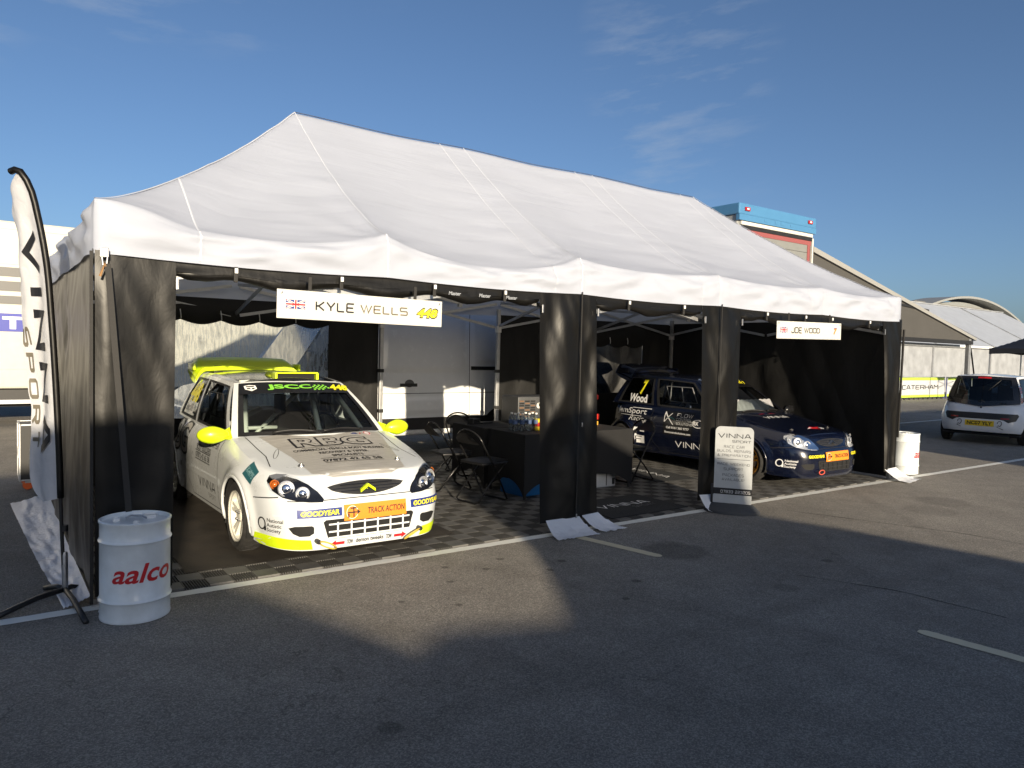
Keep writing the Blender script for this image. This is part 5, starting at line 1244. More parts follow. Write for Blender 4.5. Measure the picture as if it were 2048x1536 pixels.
# ------------------------------------------------------------------ hospitality table and chairs
M['spandex'] = mat('black stretch cloth', (.009, .009, .010), .75, var=.3, vscale=6)
def table(loc, wd, dp, label, seed):
    t = thing('covered_table', label, 'table', loc, 0, 'tables under black stretch covers'); h = .74
    MB().box((-wd/2, -dp/2, h-.02), (wd/2, dp/2, h), bev=.008).build('table_top', 'spandex', t)
    cs = [(-wd/2, -dp/2), (wd/2, -dp/2), (wd/2, dp/2), (-wd/2, dp/2)]
    for i in range(4):
        a = Vector(cs[i]); b = Vector(cs[(i+1) % 4]); L = (b-a).length; nn = Vector(((b-a).y, -(b-a).x)).normalized()
        def fn(s, v, a=a, b=b, L=L, nn=nn):
            e = min(s, 1-s)*L; bot = .02+.20*(1-math.exp(-e/.20)); z = bot+(h-.012-bot)*v; p = a.lerp(b, s); inn = .05*math.sin(math.pi*s)*(1-v)**1.2
            return (p.x-nn.x*(inn-.002), p.y-nn.y*(inn-.002), z)
        MB().grid(fn, 28, 10).build('cover_side', 'spandex', t, smooth=True)
    for c in cs: MB().lathe([(.016, 0.0), (.016, .7)], 10, 'Z', T(c[0]*.96, c[1]*.94, 0)).build('leg', 'black_plastic', t)
    return t
table((5.24, 1.68, .018), 1.70, .74, 'black covered table holding water bottles and drink cans', 1); table((5.20, 2.45, .018), 1.70, .74, 'black covered table holding the grey vented appliance', 2)
M['tube_black'] = mat('black tube', (.012, .012, .013), .25, .3)
M['vinyl'] = mat('black vinyl', (.012, .012, .013), .38, spec=.5)
def chair_proto():
    t = thing('folding_chair', 'x', 'chair', (0, 0, 0), 0, 'black folding chairs round the tables')   # faces +x
    w_ = .21
    for sg in (-1, 1): pass
    # back frame: arched top, runs down and forward to the front floor bar
    arch = [(-.20-.10*(math.sin(a))*.6, w_*math.cos(a)*-1, .66+.15*math.sin(a)) for a in np.linspace(0, math.pi, 13)]
    front = [(.17, -w_, .03), (-.03, -w_, .40)]+arch+[(-.03, w_, .40), (.17, w_, .03), (.185, w_-.05, .012), (.185, -w_+.05, .012)]
    MB().tube(front, .011, 8, closed=True).build('back_frame', 'tube_black', t, smooth=True)
    rear = [(.16, -.185, .43), (-.05, -.185, .24), (-.23, -.185, .03), (-.24, -.14, .012), (-.24, .14, .012), (-.23, .185, .03), (-.05, .185, .24), (.16, .185, .43)]
    MB().tube(rear, .010, 8).build('rear_legs', 'tube_black', t, smooth=True)
    MB().grid(lambda a, b: (-.19+.40*a, (-.19+.38*b)*(1-.12*a*a), .455+.018*math.sin(math.pi*b)*math.sin(math.pi*a)+.01*a), 8, 8).build('seat', 'vinyl', t, smooth=True)
    MB().box((-.19, -.185, .425), (.20, .185, .452), bev=.012).build('seat_pan', 'vinyl', t, smooth=40)
    MB().grid(lambda a, b: (-.215-.07*b-.015*math.sin(math.pi*a), (-.17+.34*a)*(1-.25*b*b), .655+.125*b*(1-.5*(2*a-1)**2)), 12, 8).build('backrest', 'vinyl', t, smooth=True)
    MB().grid(lambda a, b: (-.235-.07*b-.015*math.sin(math.pi*a), (-.17+.34*a)*(1-.25*b*b), .655+.125*b*(1-.5*(2*a-1)**2)), 12, 8).build('backrest_shell', 'vinyl', t, smooth=True)
    return t
ch = chair_proto(); first = True
for x, y, rz, lb in ((3.98, 1.52, R(8), 'black folding chair at the open corner of the bottle table'), (4.02, 2.30, R(-5), 'black folding chair between the white race car and the covered tables'), (4.75, 3.12, R(-92), 'black folding chair behind the covered tables, near the van'), (6.42, 1.66, R(178), 'black folding chair at the table end facing away from the navy race car')):
    c = ch if first else copy_tree(ch); first = False; c.location = (x, y, .018); c.rotation_euler = (0, 0, rz); c['label'] = lb
# bottles, cans, appliance
M['pet'] = glass_mat('clear plastic bottle', (.86, .92, .96), .05, .95, haze=.05)
M['label_blue'] = mat('bottle label', (.05, .09, .20), .5); M['can_yellow'] = mat('yellow can', (.75, .55, .02), .25, .4); M['can_red'] = mat('red can', (.45, .015, .015), .25, .4); M['can_white'] = mat('white can', (.6, .58, .55), .25, .3)
bt = thing('water_bottle', 'clear plastic water bottle with dark label in the cluster on the table', 'bottle', (4.5, 1.85, .758), 0, 'water bottles on the covered table')
MB().lathe([(0, 0), (.030, 0), (.032, .01), (.032, .06), (.030, .07), (.032, .08), (.032, .14), (.026, .17), (.013, .19), (.013, .205)], 16).build('bottle_body', 'pet', bt, smooth=50)
MB().lathe([(.0325, .085), (.0325, .130)], 16).build('bottle_label', 'label_blue', bt); MB().lathe([(.015, .198), (.015, .215), (0, .216)], 12).build('cap', 'white_plastic', bt)
spots = [(4.50+.088*i+.02*j, 1.66+.10*j-.02*i) for i in range(4) for j in range(2)]
for i, (x, y) in enumerate(spots):
    o = bt if i == 0 else copy_tree(bt); o.location = (x, y, .758)
def can(x, y, m, lb, h=.115, r=.033):
    t = thing('drink_can', lb, 'can', (x, y, .758)); MB().lathe([(.025, 0), (r, .008), (r, h-.012), (.027, h)], 20).build('can_body', m, t, smooth=45); MB().lathe([(0, h-.004), (.026, h-.003), (.027, h)], 20).build('can_lid', 'steel', t, smooth=45)
    MB().lathe([(r+.0006, h*.35), (r+.0006, h*.68)], 20).build('can_band', 'can_white' if m == 'can_red' else 'can_red', t)
can(4.79, 1.60, 'can_yellow', 'yellow drink can beside the water bottles', .15, .04); can(4.88, 1.58, 'can_white', 'white and red drink can next to the yellow can', .15); can(4.98, 1.60, 'can_red', 'red drink can beside the white and red can', .17); can(5.05, 1.63, 'can_red', 'tall red drink can at the end of the bottle row', .21, .035)
M['appl_grey'] = mat('dark grey enamel', (.05, .052, .055), .45, var=.15); M['appl_slats'] = mat('copper slats', (.22, .13, .08), .4, .4)
ap = thing('vented_appliance', 'dark grey boxy appliance with side vents and three round holes on pale panel', 'appliance', (5.40, 2.42, .758), R(-4)); X_, Z_ = (1, 0, 0), (0, 0, 1)
MB().box((-.42, -.20, 0), (.42, .22, .36), bev=.02).build('casing', 'appl_grey', ap, smooth=40)
for i in range(10):
    for j in range(3): MB().box((-.40+.085*j, -.206, .04+.028*i), (-.33+.085*j, -.199, .058+.028*i)).build('vent_slot', 'bay_dark' if (i+j) % 3 else 'appl_slats', ap)
for i in range(13): MB().box((.12, -.215, .04+.024*i), (.40, -.2, .054+.024*i)).build('slat', 'appl_slats', ap)
pnl = place_flat('control_panel', shift(join(rect(.17, .075), shift(ell(.0375, .0375, 20), -.085, 0), shift(ell(.0375, .0375, 20), .085, 0)), 0, 0, .32), (-.02, -.2, .27), X_, Z_, 'board', ap, .003)
for k in (-1, 0, 1): place_flat('round_hole', shift(ell(.018, .018, 16), .07*k*math.cos(.32), .07*k*math.sin(.32)), (-.02, -.2, .27), X_, Z_, 'bay_dark', ap, .006)
place_flat('fan_ring', ring(.10, .10, .014, 24, 0, 180), (.06, -.2, .10), X_, Z_, 'board', ap, .003)
sb = thing('black_gadget', 'small black square box at the table edge beside the bottles', 'box', (4.50, 2.55, .758), R(12)); MB().box((-.07, -.05, 0), (.07, .05, .075), bev=.01).build('case', 'black_plastic', sb); MB().box((-.05, -.053, .015), (.05, -.049, .06)).build('screen', 'black_gloss', sb); MB().box((.09, -.06, 0), (.28, .06, .02), bev=.005).build('tray', 'black_plastic', sb)
M['carton'] = mat('orange yellow carton', (.65, .33, .04), .6, var=.2); M['red_plastic'] = mat('red plastic', (.55, .03, .02), .4)
sn = thing('snack_carton', 'open yellow snack carton with red packets on the covered table', 'carton', (5.85, 1.92, .758), R(6)); MB().box((-.12, -.09, 0), (.12, .09, .05)).build('carton_tray', 'carton', sn); MB().box((-.122, .09, 0), (.122, .096, .13)).build('carton_back', 'black_print', sn)
for k in range(5): MB().box((-.10+.042*k, -.06, .05), (-.065+.042*k, .05, .075+.012*(k % 2)), T(0, 0, 0, ry=.1*(k % 3-1)), bev=.008).build('packet', 'red_plastic', sn)
ht = thing('red_tool_stand', 'black stand with a red tool hung on it beside the navy race car', 'stand', (6.30, 2.35, 0), 0)
for dx in (-.08, .08): MB().tube([(dx*2, -.12, .018), (dx*.4, 0, 1.05)], .012, 8).build('stand_leg', 'tube_black', ht)
MB().tube([(0, .15, .018), (0, 0, 1.05)], .012, 8).build('stand_leg', 'tube_black', ht)
MB().box((-.10, -.05, 1.05), (.10, .05, 1.12), bev=.02).build('tool_body', 'red_plastic', ht, smooth=40); MB().box((-.06, -.12, .78), (.06, -.05, .86), bev=.015).build('tool_grip', 'red_plastic', ht, smooth=40)
M['cool_blue'] = mat('blue plastic', (.010, .11, .30), .4); M['fridge_white'] = mat('white enamel', (.55, .56, .57), .4, var=.06)
cb = thing('cool_box', 'blue cool box pushed under the covered table corner', 'cool box', (4.66, 1.70, .018), R(5)); MB().box((-.22, -.26, .0), (.22, .16, .30), bev=.03).build('tub', 'cool_blue', cb, smooth=40); MB().box((-.23, -.27, .30), (.23, .17, .35), bev=.02).build('lid', 'white_plastic', cb, smooth=40)
wb = thing('white_crate', 'white plastic box standing under the covered table end', 'box', (5.80, 1.66, .018), R(-3)); MB().box((-.30, -.20, 0), (.16, .20, .34), bev=.015).build('tub', 'fridge_white', wb, smooth=40); MB().box((.0, -.206, .02), (.012, -.2, .32)).build('rib', 'grey_print', wb); MB().box((.10, -.208, .03), (.14, -.199, .11), bev=.004).build('latch', 'black_plastic', wb)
# stool and kit stowed by the far side curtain
st = thing('kit_trolley', 'dark wheeled stool with curved clear backrest by the far side curtain', 'trolley', (9.55, .75, .018), R(20))
MB().lathe([(.0, .30), (.17, .30), (.18, .33), (.15, .36), (0, .37)], 24).build('seat', 'vinyl', st, smooth=40); MB().lathe([(.02, .06), (.02, .30)], 12).build('column', 'steel', st)
MB().tube([(.17*math.cos(a), .02, .37+.20*math.sin(a)) for a in np.linspace(0, math.pi, 14)], .008, 6).build('back_hoop', 'chrome', st, smooth=True)
for k in range(5):
    a = 2*math.pi*k/5; q = MB().tube([(0, 0, .08), (.2*math.cos(a), .2*math.sin(a), .055)], .012, 6).build('base_arm', 'black_plastic', st); MB().lathe([(0, -.012), (.026, -.012), (.026, .012), (0, .012)], 12, 'X', T(.2*math.cos(a), .2*math.sin(a), .027)).build('castor', 'rubber', q)

# flight case behind the awning
fcx = thing('flight_case', 'black flight case with metal edges on orange castors behind the side curtain', 'case', (.10, 4.72, 0)); MB().box((-.35, -.24, .12), (.42, .24, .74), bev=.004).build('panel_body', 'black_plastic', fcx)
for x in (-.35, .42):
    for y in (-.24, .24): MB().box((x-.008, y-.008, .11), (x+.008, y+.008, .75)).build('edge_trim', 'alu', fcx)
for z in (.12, .74):
    for y in (-.24, .24): MB().box((-.335, y-.008, z-.008), (.405, y+.008, z+.008)).build('edge_trim', 'alu', fcx)
    MB().box((-.358, -.225, z-.008), (-.342, .225, z+.008)).build('edge_trim', 'alu', fcx)
for y in (-.12, .10): MB().box((-.360, y-.04, .36), (-.35, y+.04, .46), bev=.003).build('butterfly_catch', 'steel', fcx)
M['castor_orange'] = mat('orange castor', (.70, .12, .02), .5)
for x in (-.27, .34):
    for y in (-.17, .17): MB().lathe([(0, -.018), (.05, -.018), (.055, 0), (.05, .018), (0, .018)], 20, 'Y', T(x, y, .056)).build('castor', 'castor_orange', fcx, smooth=40); MB().box((x-.03, y-.026, .08), (x+.03, y+.026, .12)).build('castor_fork', 'steel', fcx)

# ------------------------------------------------------------------ panel van behind the awning
M['van_white'] = mat('white van paint', (.82, .84, .86), .24, coat=.6, var=.03)
M['van_glass'] = glass_mat('van glass', (.35, .42, .45), .01, .8)
vn = thing('panel_van', 'white high-roof panel van parked behind the open back of the awning', 'van', (0, 4.88, 0))
sil = [(1.72, .42), (1.66, .62), (1.70, .90), (1.90, 1.04), (2.40, 1.16), (2.98, 1.27), (3.56, 2.12), (3.72, 2.34), (4.05, 2.52), (4.6, 2.58), (7.55, 2.58), (7.64, 2.45), (7.70, .45), (7.60, .34), (1.9, .34)]
bm = bmesh.new(); W2 = 1.98
A_ = [bm.verts.new((x, 0, z)) for x, z in sil]; B_ = [bm.verts.new((x, W2, z)) for x, z in sil]; ns = len(sil)
fa = bm.faces.new(A_[::-1]); fb = bm.faces.new(B_)
for i in range(ns): bm.faces.new((A_[i], A_[(i+1) % ns], B_[(i+1) % ns], B_[i]))
bmesh.ops.bevel(bm, geom=[e for e in bm.edges if (e in fa.edges or e in fb.edges)], offset=.07, segments=4, profile=.6, affect='EDGES')
for q in bm.verts:
    if q.co.z > 1.1: q.co.y = W2/2+(q.co.y-W2/2)*(1-.055*min(1, (q.co.z-1.1)/1.4))
bmesh.ops.recalc_face_normals(bm, faces=bm.faces[:])
vb = MB().bm(bm).build('body', 'van_white', vn, smooth=35)
vbvh = BVHTree.FromPolygons([tuple(v.co) for v in vb.data.vertices], [tuple(p.vertices) for p in vb.data.polygons])
def vside(name, vf, x, z, m, off=.003, par=vb, maxe=.25): return project(name, vf, vbvh, (x, -.3, z), (1, 0, 0), (0, 0, 1), (0, 1, 0), m, par, off, maxe)
for x0 in (4.26, 4.14, 5.90): vside('door_gap', rect(.010, 2.0 if x0 != 4.14 else 1.4), x0, 1.42, 'dark_line')
vside('door_gap', rect(1.66, .010), 5.08, 2.36, 'dark_line'); vside('body_crease', rect(3.1, .010), 5.7, 1.0, 'grey_print')
vside('lower_cladding', rect(3.36, .185), 5.72, .525, 'black_plastic', .012, vn); vside('lower_cladding', rect(.9, .185), 3.35, .525, 'black_plastic', .012, vn)
vside('sill_strip', rect(5.3, .05), 4.7, .36, 'black_plastic', .012, vn)
hd = vside('door_handle', rect(.30, .05), 4.78, 1.13, 'black_plastic', .018, vn); vside('handle_cup', ell(.08, .06), 4.80, 1.155, 'grey_print', .004)
vside('slide_rail', rect(1.55, .06), 6.70, 1.40, 'black_plastic', .014, vn)
def emboss(x0, x1, z0, z1):   # pressed side panel
    mb = MB()
    def fn(a, b):
        x = x0+(x1-x0)*a; z = z0+(z1-z0)*b; e = min(a*(x1-x0), (1-a)*(x1-x0), b*(z1-z0), (1-b)*(z1-z0)); h = vbvh.ray_cast(Vector((x, -.3, z)), Vector((0, 1, 0)))[0]
        return (x, h.y-.002-.014*sm(0, .09, e), z)
    return mb.grid(fn, 40, 26).build('pressed_panel', 'van_white', vb, smooth=True)
emboss(4.34, 5.82, 1.32, 2.28); emboss(6.0, 7.5, 1.46, 2.28); emboss(4.34, 5.82, .66, .96)
MB().add([(3.02, .10, 1.33), (3.02, W2-.10, 1.33), (3.53, W2-.16, 2.075), (3.53, .16, 2.075)], [(0, 1, 2, 3)], Matrix.Translation((-.02, 0, .02))).build('windscreen', 'black_gloss', vn)
vside('cab_window', poly((-.18, -.25), (.44, -.25), (.44, .46), (.26, .46)), 3.42, 1.60, 'black_gloss', .004, vn)
vside('door_gap', rect(.01, .7), 3.02, .85, 'dark_line')
vmr = MB().box((3.12, -.24, 1.30), (3.26, -.05, 1.62), bev=.04).build('wing_mirror', 'black_plastic', vn, smooth=40)
for x in (2.62, 6.55): 
    wh = MB().lathe([(.18, -.10), (.33, -.11), (.35, -.06), (.35, .06), (.33, .11), (.18, .10)], 36, 'Y', T(x, .13, .35)).build('wheel', 'rubber', vn, smooth=50); MB().lathe([(0, -.06), (.18, -.09), (.18, .05), (0, .05)], 24, 'Y', T(x, .13, .35)).build('hub_cap', 'alu', wh, smooth=40)
    vside('wheel_arch', ell(.40, .40), x, .36, 'bay_dark', .004)
vside('headlight', poly((-.14, -.14), (.12, -.02), (.16, .14), (-.02, .12)), 1.98, .98, 'lamp_silver', .006, vn)

# ------------------------------------------------------------------ race transporter at the left
M['trailer_white'] = mat('cream white trailer side', (.50, .485, .42), .35, coat=.2, var=.05)
M['stripe_grey'] = mat('dark grey stripe', (.10, .10, .10), .45); M['trailer_grey'] = mat('grey trailer skin', (.30, .31, .31), .45, var=.06)
tr = thing('race_transporter', 'cream white race trailer with dark grey stripes beyond the feather flag', 'trailer', (-.3, 12, 0))
MB().box((-13, 0, .72), (5.5, 2.5, 3.96), bev=.04).build('box_body', 'trailer_white', tr)
for z0, z1 in ((2.89, 3.07), (2.61, 2.80), (2.36, 2.52)): MB().box((-12.9, -.008, z0), (5.4, 0, z1)).build('stripe', 'stripe_grey', tr)
for z in (3.80, 3.13, 1.10): MB().box((-12.95, -.012, z), (5.45, 0, z+.02)).build('body_rail', 'trailer_white', tr)
bpn = MB().box((-3.6, -.010, 1.83), (.52, 0, 2.18)).build('blue_panel', mat('royal blue vinyl', (.018, .03, .30), .4), tr)
place_flat('lettering', fit_width(font_flat('T', 1, .05, 1.2), .34, .24), (.20, -.010, 2.0), (1, 0, 0), (0, 0, 1), 'white_print', bpn, .003)
MB().box((-12.8, .05, .50), (5.3, .10, .70)).build('side_skirt', 'black_plastic', tr); MB().box((-12.8, .04, .42), (5.3, .06, .50)).build('skirt_edge', 'silver_print', tr); MB().box((-12.5, .3, .35), (5.0, 2.2, .72)).build('chassis', 'bay_dark', tr)
for x in (-9, -7.8, -6.6, 3.6): MB().lathe([(.22, -.14), (.48, -.15), (.50, -.1), (.50, .1), (.48, .15), (.22, .14)], 32, 'Y', T(x, .25, .5)).build('wheel', 'rubber', tr, smooth=50)

# ------------------------------------------------------------------ blue-topped truck and its awning
M['truck_blue'] = mat('sky blue truck paint', (.065, .20, .38), .4, coat=.2, var=.05); M['door_grey'] = mat('grey roller door', (.20, .205, .20), .5, var=.06); M['frame_red'] = mat('dull red frame', (.26, .075, .075), .5)  # frame red is dull and dark
tk = thing('display_truck', 'tall grey truck with sky blue header and red door frame behind the awning', 'truck', (10.9, 3.56, 0))
MB().box((0, .02, 1.0), (2.44, 10, 4.36), bev=.02).build('box_body', 'trailer_grey', tk)
hdr = MB().box((-.03, -.05, 4.36), (2.47, 10.03, 4.57), bev=.025).build('header', 'truck_blue', tk)
MB().box((-.025, -.056, 4.25), (2.465, .02, 4.36)).build('header_band', 'truck_blue', tk)
for x in (.20, 2.24): q = MB().box((x-.075, -.075, 4.43), (x+.075, -.052, 4.50), bev=.01).build('marker_lamp', 'red_light', hdr); MB().box((x-.03, -.080, 4.45), (x+.03, -.075, 4.48), bev=.004).build('lamp_lens', 'white_print', q)
for x in (.78, 1.12, 1.30, 1.62): MB().box((x-.05, -.062, 4.29), (x+.05, -.057, 4.35), bev=.004).build('hinge', 'truck_blue', tk)
MB().box((.06, -.045, 4.17), (2.38, .02, 4.24), bev=.01).build('roller_housing', 'board', tk); MB().box((.06, -.03, 4.10), (2.38, .015, 4.17)).build('door_track', 'black_plastic', tk)
MB().box((.10, -.02, 4.01), (2.36, .012, 4.095)).build('frame_top', 'frame_red', tk)
for x in (.08, 2.24): MB().box((x, -.022, 1.05), (x+.085, .012, 4.01)).build('frame_side', 'frame_red', tk)
MB().box((2.385, -.035, 1.0), (2.43, .014, 4.16), bev=.008).build('corner_post', 'board', tk); MB().box((.0, -.035, 1.0), (.055, .014, 4.16), bev=.008).build('corner_post', 'board', tk)
for k in range(15): MB().box((.18, -.010, 1.06+.2*k), (2.24, .011, 1.253+.2*k)).build('door_slat', 'door_grey', tk)
MB().box((.1, .5, .45), (2.34, 9.8, 1.0)).build('chassis', 'bay_dark', tk)
for y in (2.0, 3.3, 8.6):
    for x in (.2, 2.2): MB().lathe([(.2, -.14), (.47, -.15), (.49, -.1), (.49, .1), (.47, .15), (.2, .14)], 28, 'X', T(x, y, .49)).build('wheel', 'rubber', tk, smooth=50)
M['mesh_grey'] = fabric_mat('dark grey awning cloth', (.085, .083, .08), .1, .7, .1, (1, 1, 1), 20, .2)
ga = thing('truck_awning', 'dark grey sloping awning fixed to the blue-topped truck', 'awning', (13.40, 3.56, 0))
zs = lambda x: 3.90+(2.30-3.90)*x/7.65
MB().prism([(0, zs(0)), (7.75, zs(7.75)), (7.75, zs(7.75)+.07), (0, zs(0)+.11)], 0, 5).build('roof_sheet', mat('grey awning roof', (.28, .28, .27), .5), ga)
MB().prism([(0, 2.27), (7.35, 2.27), (7.5, zs(7.5)-.01), (0, zs(0)-.01)], .06, .075).build('gable_panel', 'mesh_grey', ga)
MB().prism([(0, 3.28), (3.2, 3.22), (3.2, 3.17), (0, 3.23)], .045, .058).build('brace_bar', 'black_plastic', ga); MB().prism([(0, 3.27), (5.1, 2.98), (5.1, 2.93), (0, 3.21)], .03, .044).build('brace_bar', 'black_plastic', ga)
MB().box((0, .02, 2.17), (7.6, .09, 2.27)).build('front_beam', 'black_plastic', ga); MB().box((.0, .3, 2.08), (7.5, .36, 2.16)).build('inner_beam', 'alu', ga)
for y in (.05, 4.85): MB().box((7.45, y, 0), (7.57, y+.10, zs(7.5)), bev=.01).build('post', 'alu', ga)
MB().tube([(7.9, .2, 2.1), (8.25, .2, 1.2), (8.3, .2, .1)], .02, 8).build('brace_strut', 'tube_black', ga)

# ------------------------------------------------------------------ marquees, barrier banners, gazebo, hangar
M['marquee'] = fabric_mat('marquee pvc', (.38, .40, .43), .12, .45, .7, (1, 1, .4), 2.2, .4, dirt=.30); M['marquee_roof'] = fabric_mat('marquee roof pvc', (.46, .50, .57), .15, .45, .35, (3, 1, 1), 1.4, .4, dirt=.12)
def marquee(name_loc, L, dp, eave, ridge, label, gable=False, rz=0, nb=5):
    t = thing('marquee', label, 'marquee', name_loc, rz)
    for k in range(nb):
        a, b = L*k/nb, L*(k+1)/nb
        MB().grid(lambda s, v, a=a, b=b: (a+.04+(b-a-.08)*s, -.02*N(s*6+a, v*3)-.012*math.sin(s*40+a), eave*v), 24, 8).build('wall_panel', 'marquee', t, smooth=True)
        MB().box((a-.06, -.05, 0), (a+.06, .06, eave)).build('frame_post', 'alu', t)
        for (y0, y1, z0, z1) in ((-.2, dp/2, eave, ridge), (dp+.2, dp/2, eave, ridge)):
            MB().grid(lambda s, v, a=a, b=b, y0=y0, y1=y1, z0=z0, z1=z1: (a+(b-a)*s, y0+(y1-y0)*v, z0+(z1-z0)*v-.05*math.sin(math.pi*s)*math.sin(math.pi*v)), 12, 10).build('roof_panel', 'marquee_roof', t, smooth=True)
            MB().bar((a, y0, z0+.03), (a, y1, z1+.03), .09, .05).build('rafter', 'marquee', t)
        MB().box((a, -.24, eave-.10), (b, -.18, eave+.02)).build('gutter', 'white_plastic', t)
    MB().prism([(0, 0), (dp, 0), (dp, eave), (dp/2, ridge-.03), (0, eave)], .01, .03, axis='X').build('gable_wall', 'marquee', t); MB().prism([(0, 0), (dp, 0), (dp, eave), (dp/2, ridge-.03), (0, eave)], L-.03, L-.01, axis='X').build('gable_wall', 'marquee', t)
    MB().bar((0, dp/2, ridge+.02), (L, dp/2, ridge+.02), .2, .06).build('ridge_cap', 'marquee', t)
    return t
marquee((27, 14, 0), 36, 10, 2.62, 5.55, 'long white marquee with translucent walls behind the barrier banners')
M['banner_white'] = fabric_mat('banner pvc', (.55, .57, .60), .15, .5, .4, (1, 1, 1), 3, .3); M['banner_green'] = mat('lime banner edge', (.42, .58, .06), .6)
def banner(u0, u1, label, txt):
    t = thing('barrier_banner', label, 'banner', (u0, 10.6, 0), 0, 'banners along the barrier'); L = u1-u0
    f = lambda s, v, o=0: (L*s, -.03*math.sin(s*9+v)-o, .10+.87*v)
    MB().grid(lambda s, v: f(s, v), 30, 8).build('banner_sheet', 'banner_white', t, smooth=True)
    for v0, v1 in ((0, .12), (.86, 1)): MB().grid(lambda s, v: f(s, v0+(v1-v0)*v, .006), 30, 2).build('banner_edge', 'banner_green', t, smooth=True)
    if txt:
        vf = fit_width(stroke_flat(txt, 1, .17, 1.3), 3.25, .21); MB().add([(L-2.20+x, -.03*math.sin((L-2.2+x)/L*9+.5)-.012, .55+y) for x, y in vf[0]], vf[1]).build('lettering', 'black_print', t, fix=False)
    else: MB().add([(.2, -.05, .3), (.26, -.05, .3), (.8, -.05, .75), (.74, -.05, .75)], [(0, 1, 2, 3)]).build('lettering', 'grey_print', t, fix=False)
    for x in (0.0, L): MB().tube([(x, .02, 0), (x, .02, 1.0)], .022, 8).build('barrier_post', 'blue_print', t)
    MB().tube([(0, .03, .98), (L, .03, .98)], .018, 8).build('barrier_rail', 'alu', t)
    for k in range(14): MB().tube([(L*(k+.5)/14, .02, .0), (L*(k+.5)/14, .02, .10)], .03, 6).build('barrier_foot', 'black_plastic', t)
banner(29.4, 35.3, 'white and lime CATERHAM banner on the barrier below the marquee', 'CATERHAM.'); banner(35.55, 41.4, 'white and lime barrier banner just behind the white hatchback', '')
M['gazebo_black'] = fabric_mat('black gazebo cloth', (.012, .013, .018), 0, .55, .3, (1, 1, 1), 6, .5)
gz = thing('pop_up_gazebo', 'black pop-up gazebo standing before the marquees', 'gazebo', (33.2, 4.8, 0))
def gzf(a, b):
    x, y = 3.2*a, 3.2*b; d = min(a, 1-a, b, 1-b)*2; return (x, y, 2.30+.85*d**1.15)
MB().grid(gzf, 20, 20).build('roof', 'gazebo_black', gz, smooth=True)
for P0, P1 in (((0, 0), (3.2, 0)), ((3.2, 0), (3.2, 3.2)), ((3.2, 3.2), (0, 3.2)), ((0, 3.2), (0, 0))):
    MB().grid(lambda s, v, P0=P0, P1=P1: (P0[0]+(P1[0]-P0[0])*s, P0[1]+(P1[1]-P0[1])*s, 2.30-(.24-.05*math.sin(math.pi*s))*v), 16, 3).build('valance', 'gazebo_black', gz, smooth=True)
for x in (.03, 3.17):
    for y in (.03, 3.17): MB().box((x-.022, y-.022, 0), (x+.022, y+.022, 2.3)).build('leg', 'alu', gz)
for k in range(2): MB().bar((1.6*k+.05, .03, 2.02), (1.6*k+1.55, .03, 1.74), .02, .03).build('truss_bar', 'tube_black', gz); MB().bar((1.6*k+.05, .05, 1.74), (1.6*k+1.55, .05, 2.02), .02, .03).build('truss_bar', 'tube_black', gz)
M['clad'] = mat('grey cladding', (.22, .235, .24), .5, var=.06, vscale=.2); M['clad_dark'] = mat('arched roof soffit', (.20, .195, .18), .5); M['clad_edge'] = mat('roof edge', (.25, .26, .26), .5)
hb = thing('arched_hangar', 'grey clad building with a wide arched roof beyond the marquees', 'building', (135, 60, 0))
def arc(s, lo): return 9.7+(4.2 if lo else 4.4)*(1-(2*s-1)**2) - (0.4 if lo else 0)
n = 40; MB().prism([(0, 0), (45, 0)]+[(45*(1-i/n), arc(1-i/n, True)) for i in range(n+1)], 2.2, 40).build('wall', 'clad', hb)
MB().add([(-1.5+48*i/n, y, arc(i/n, False)+dz) for i in range(n+1) for (y, dz) in ((0, 0), (0, .40), (6, .40), (6, 0))], [(4*i+a, 4*i+(a+1) % 4, 4*i+4+(a+1) % 4, 4*i+4+a) for i in range(n) for a in range(4)]+[(0, 1, 2, 3), (4*n+3, 4*n+2, 4*n+1, 4*n)]).build('arched_roof', 'clad_edge', hb, smooth=30)
for z in (11.0, 12.6): MB().box((3, 2.12, z), (42, 2.19, z+.12)).build('cladding_joint', 'clad_dark', hb)
MB().box((-30, 2.3, 0), (0, 30, 8.5)).build('side_wing', 'clad', hb); MB().box((45, 2.3, 0), (95, 30, 10.6)).build('side_wing', 'clad', hb)
MB().box((16, 1.6, 9.2), (16.6, 2.2, 12.0)).build('flue', 'clad_edge', hb)

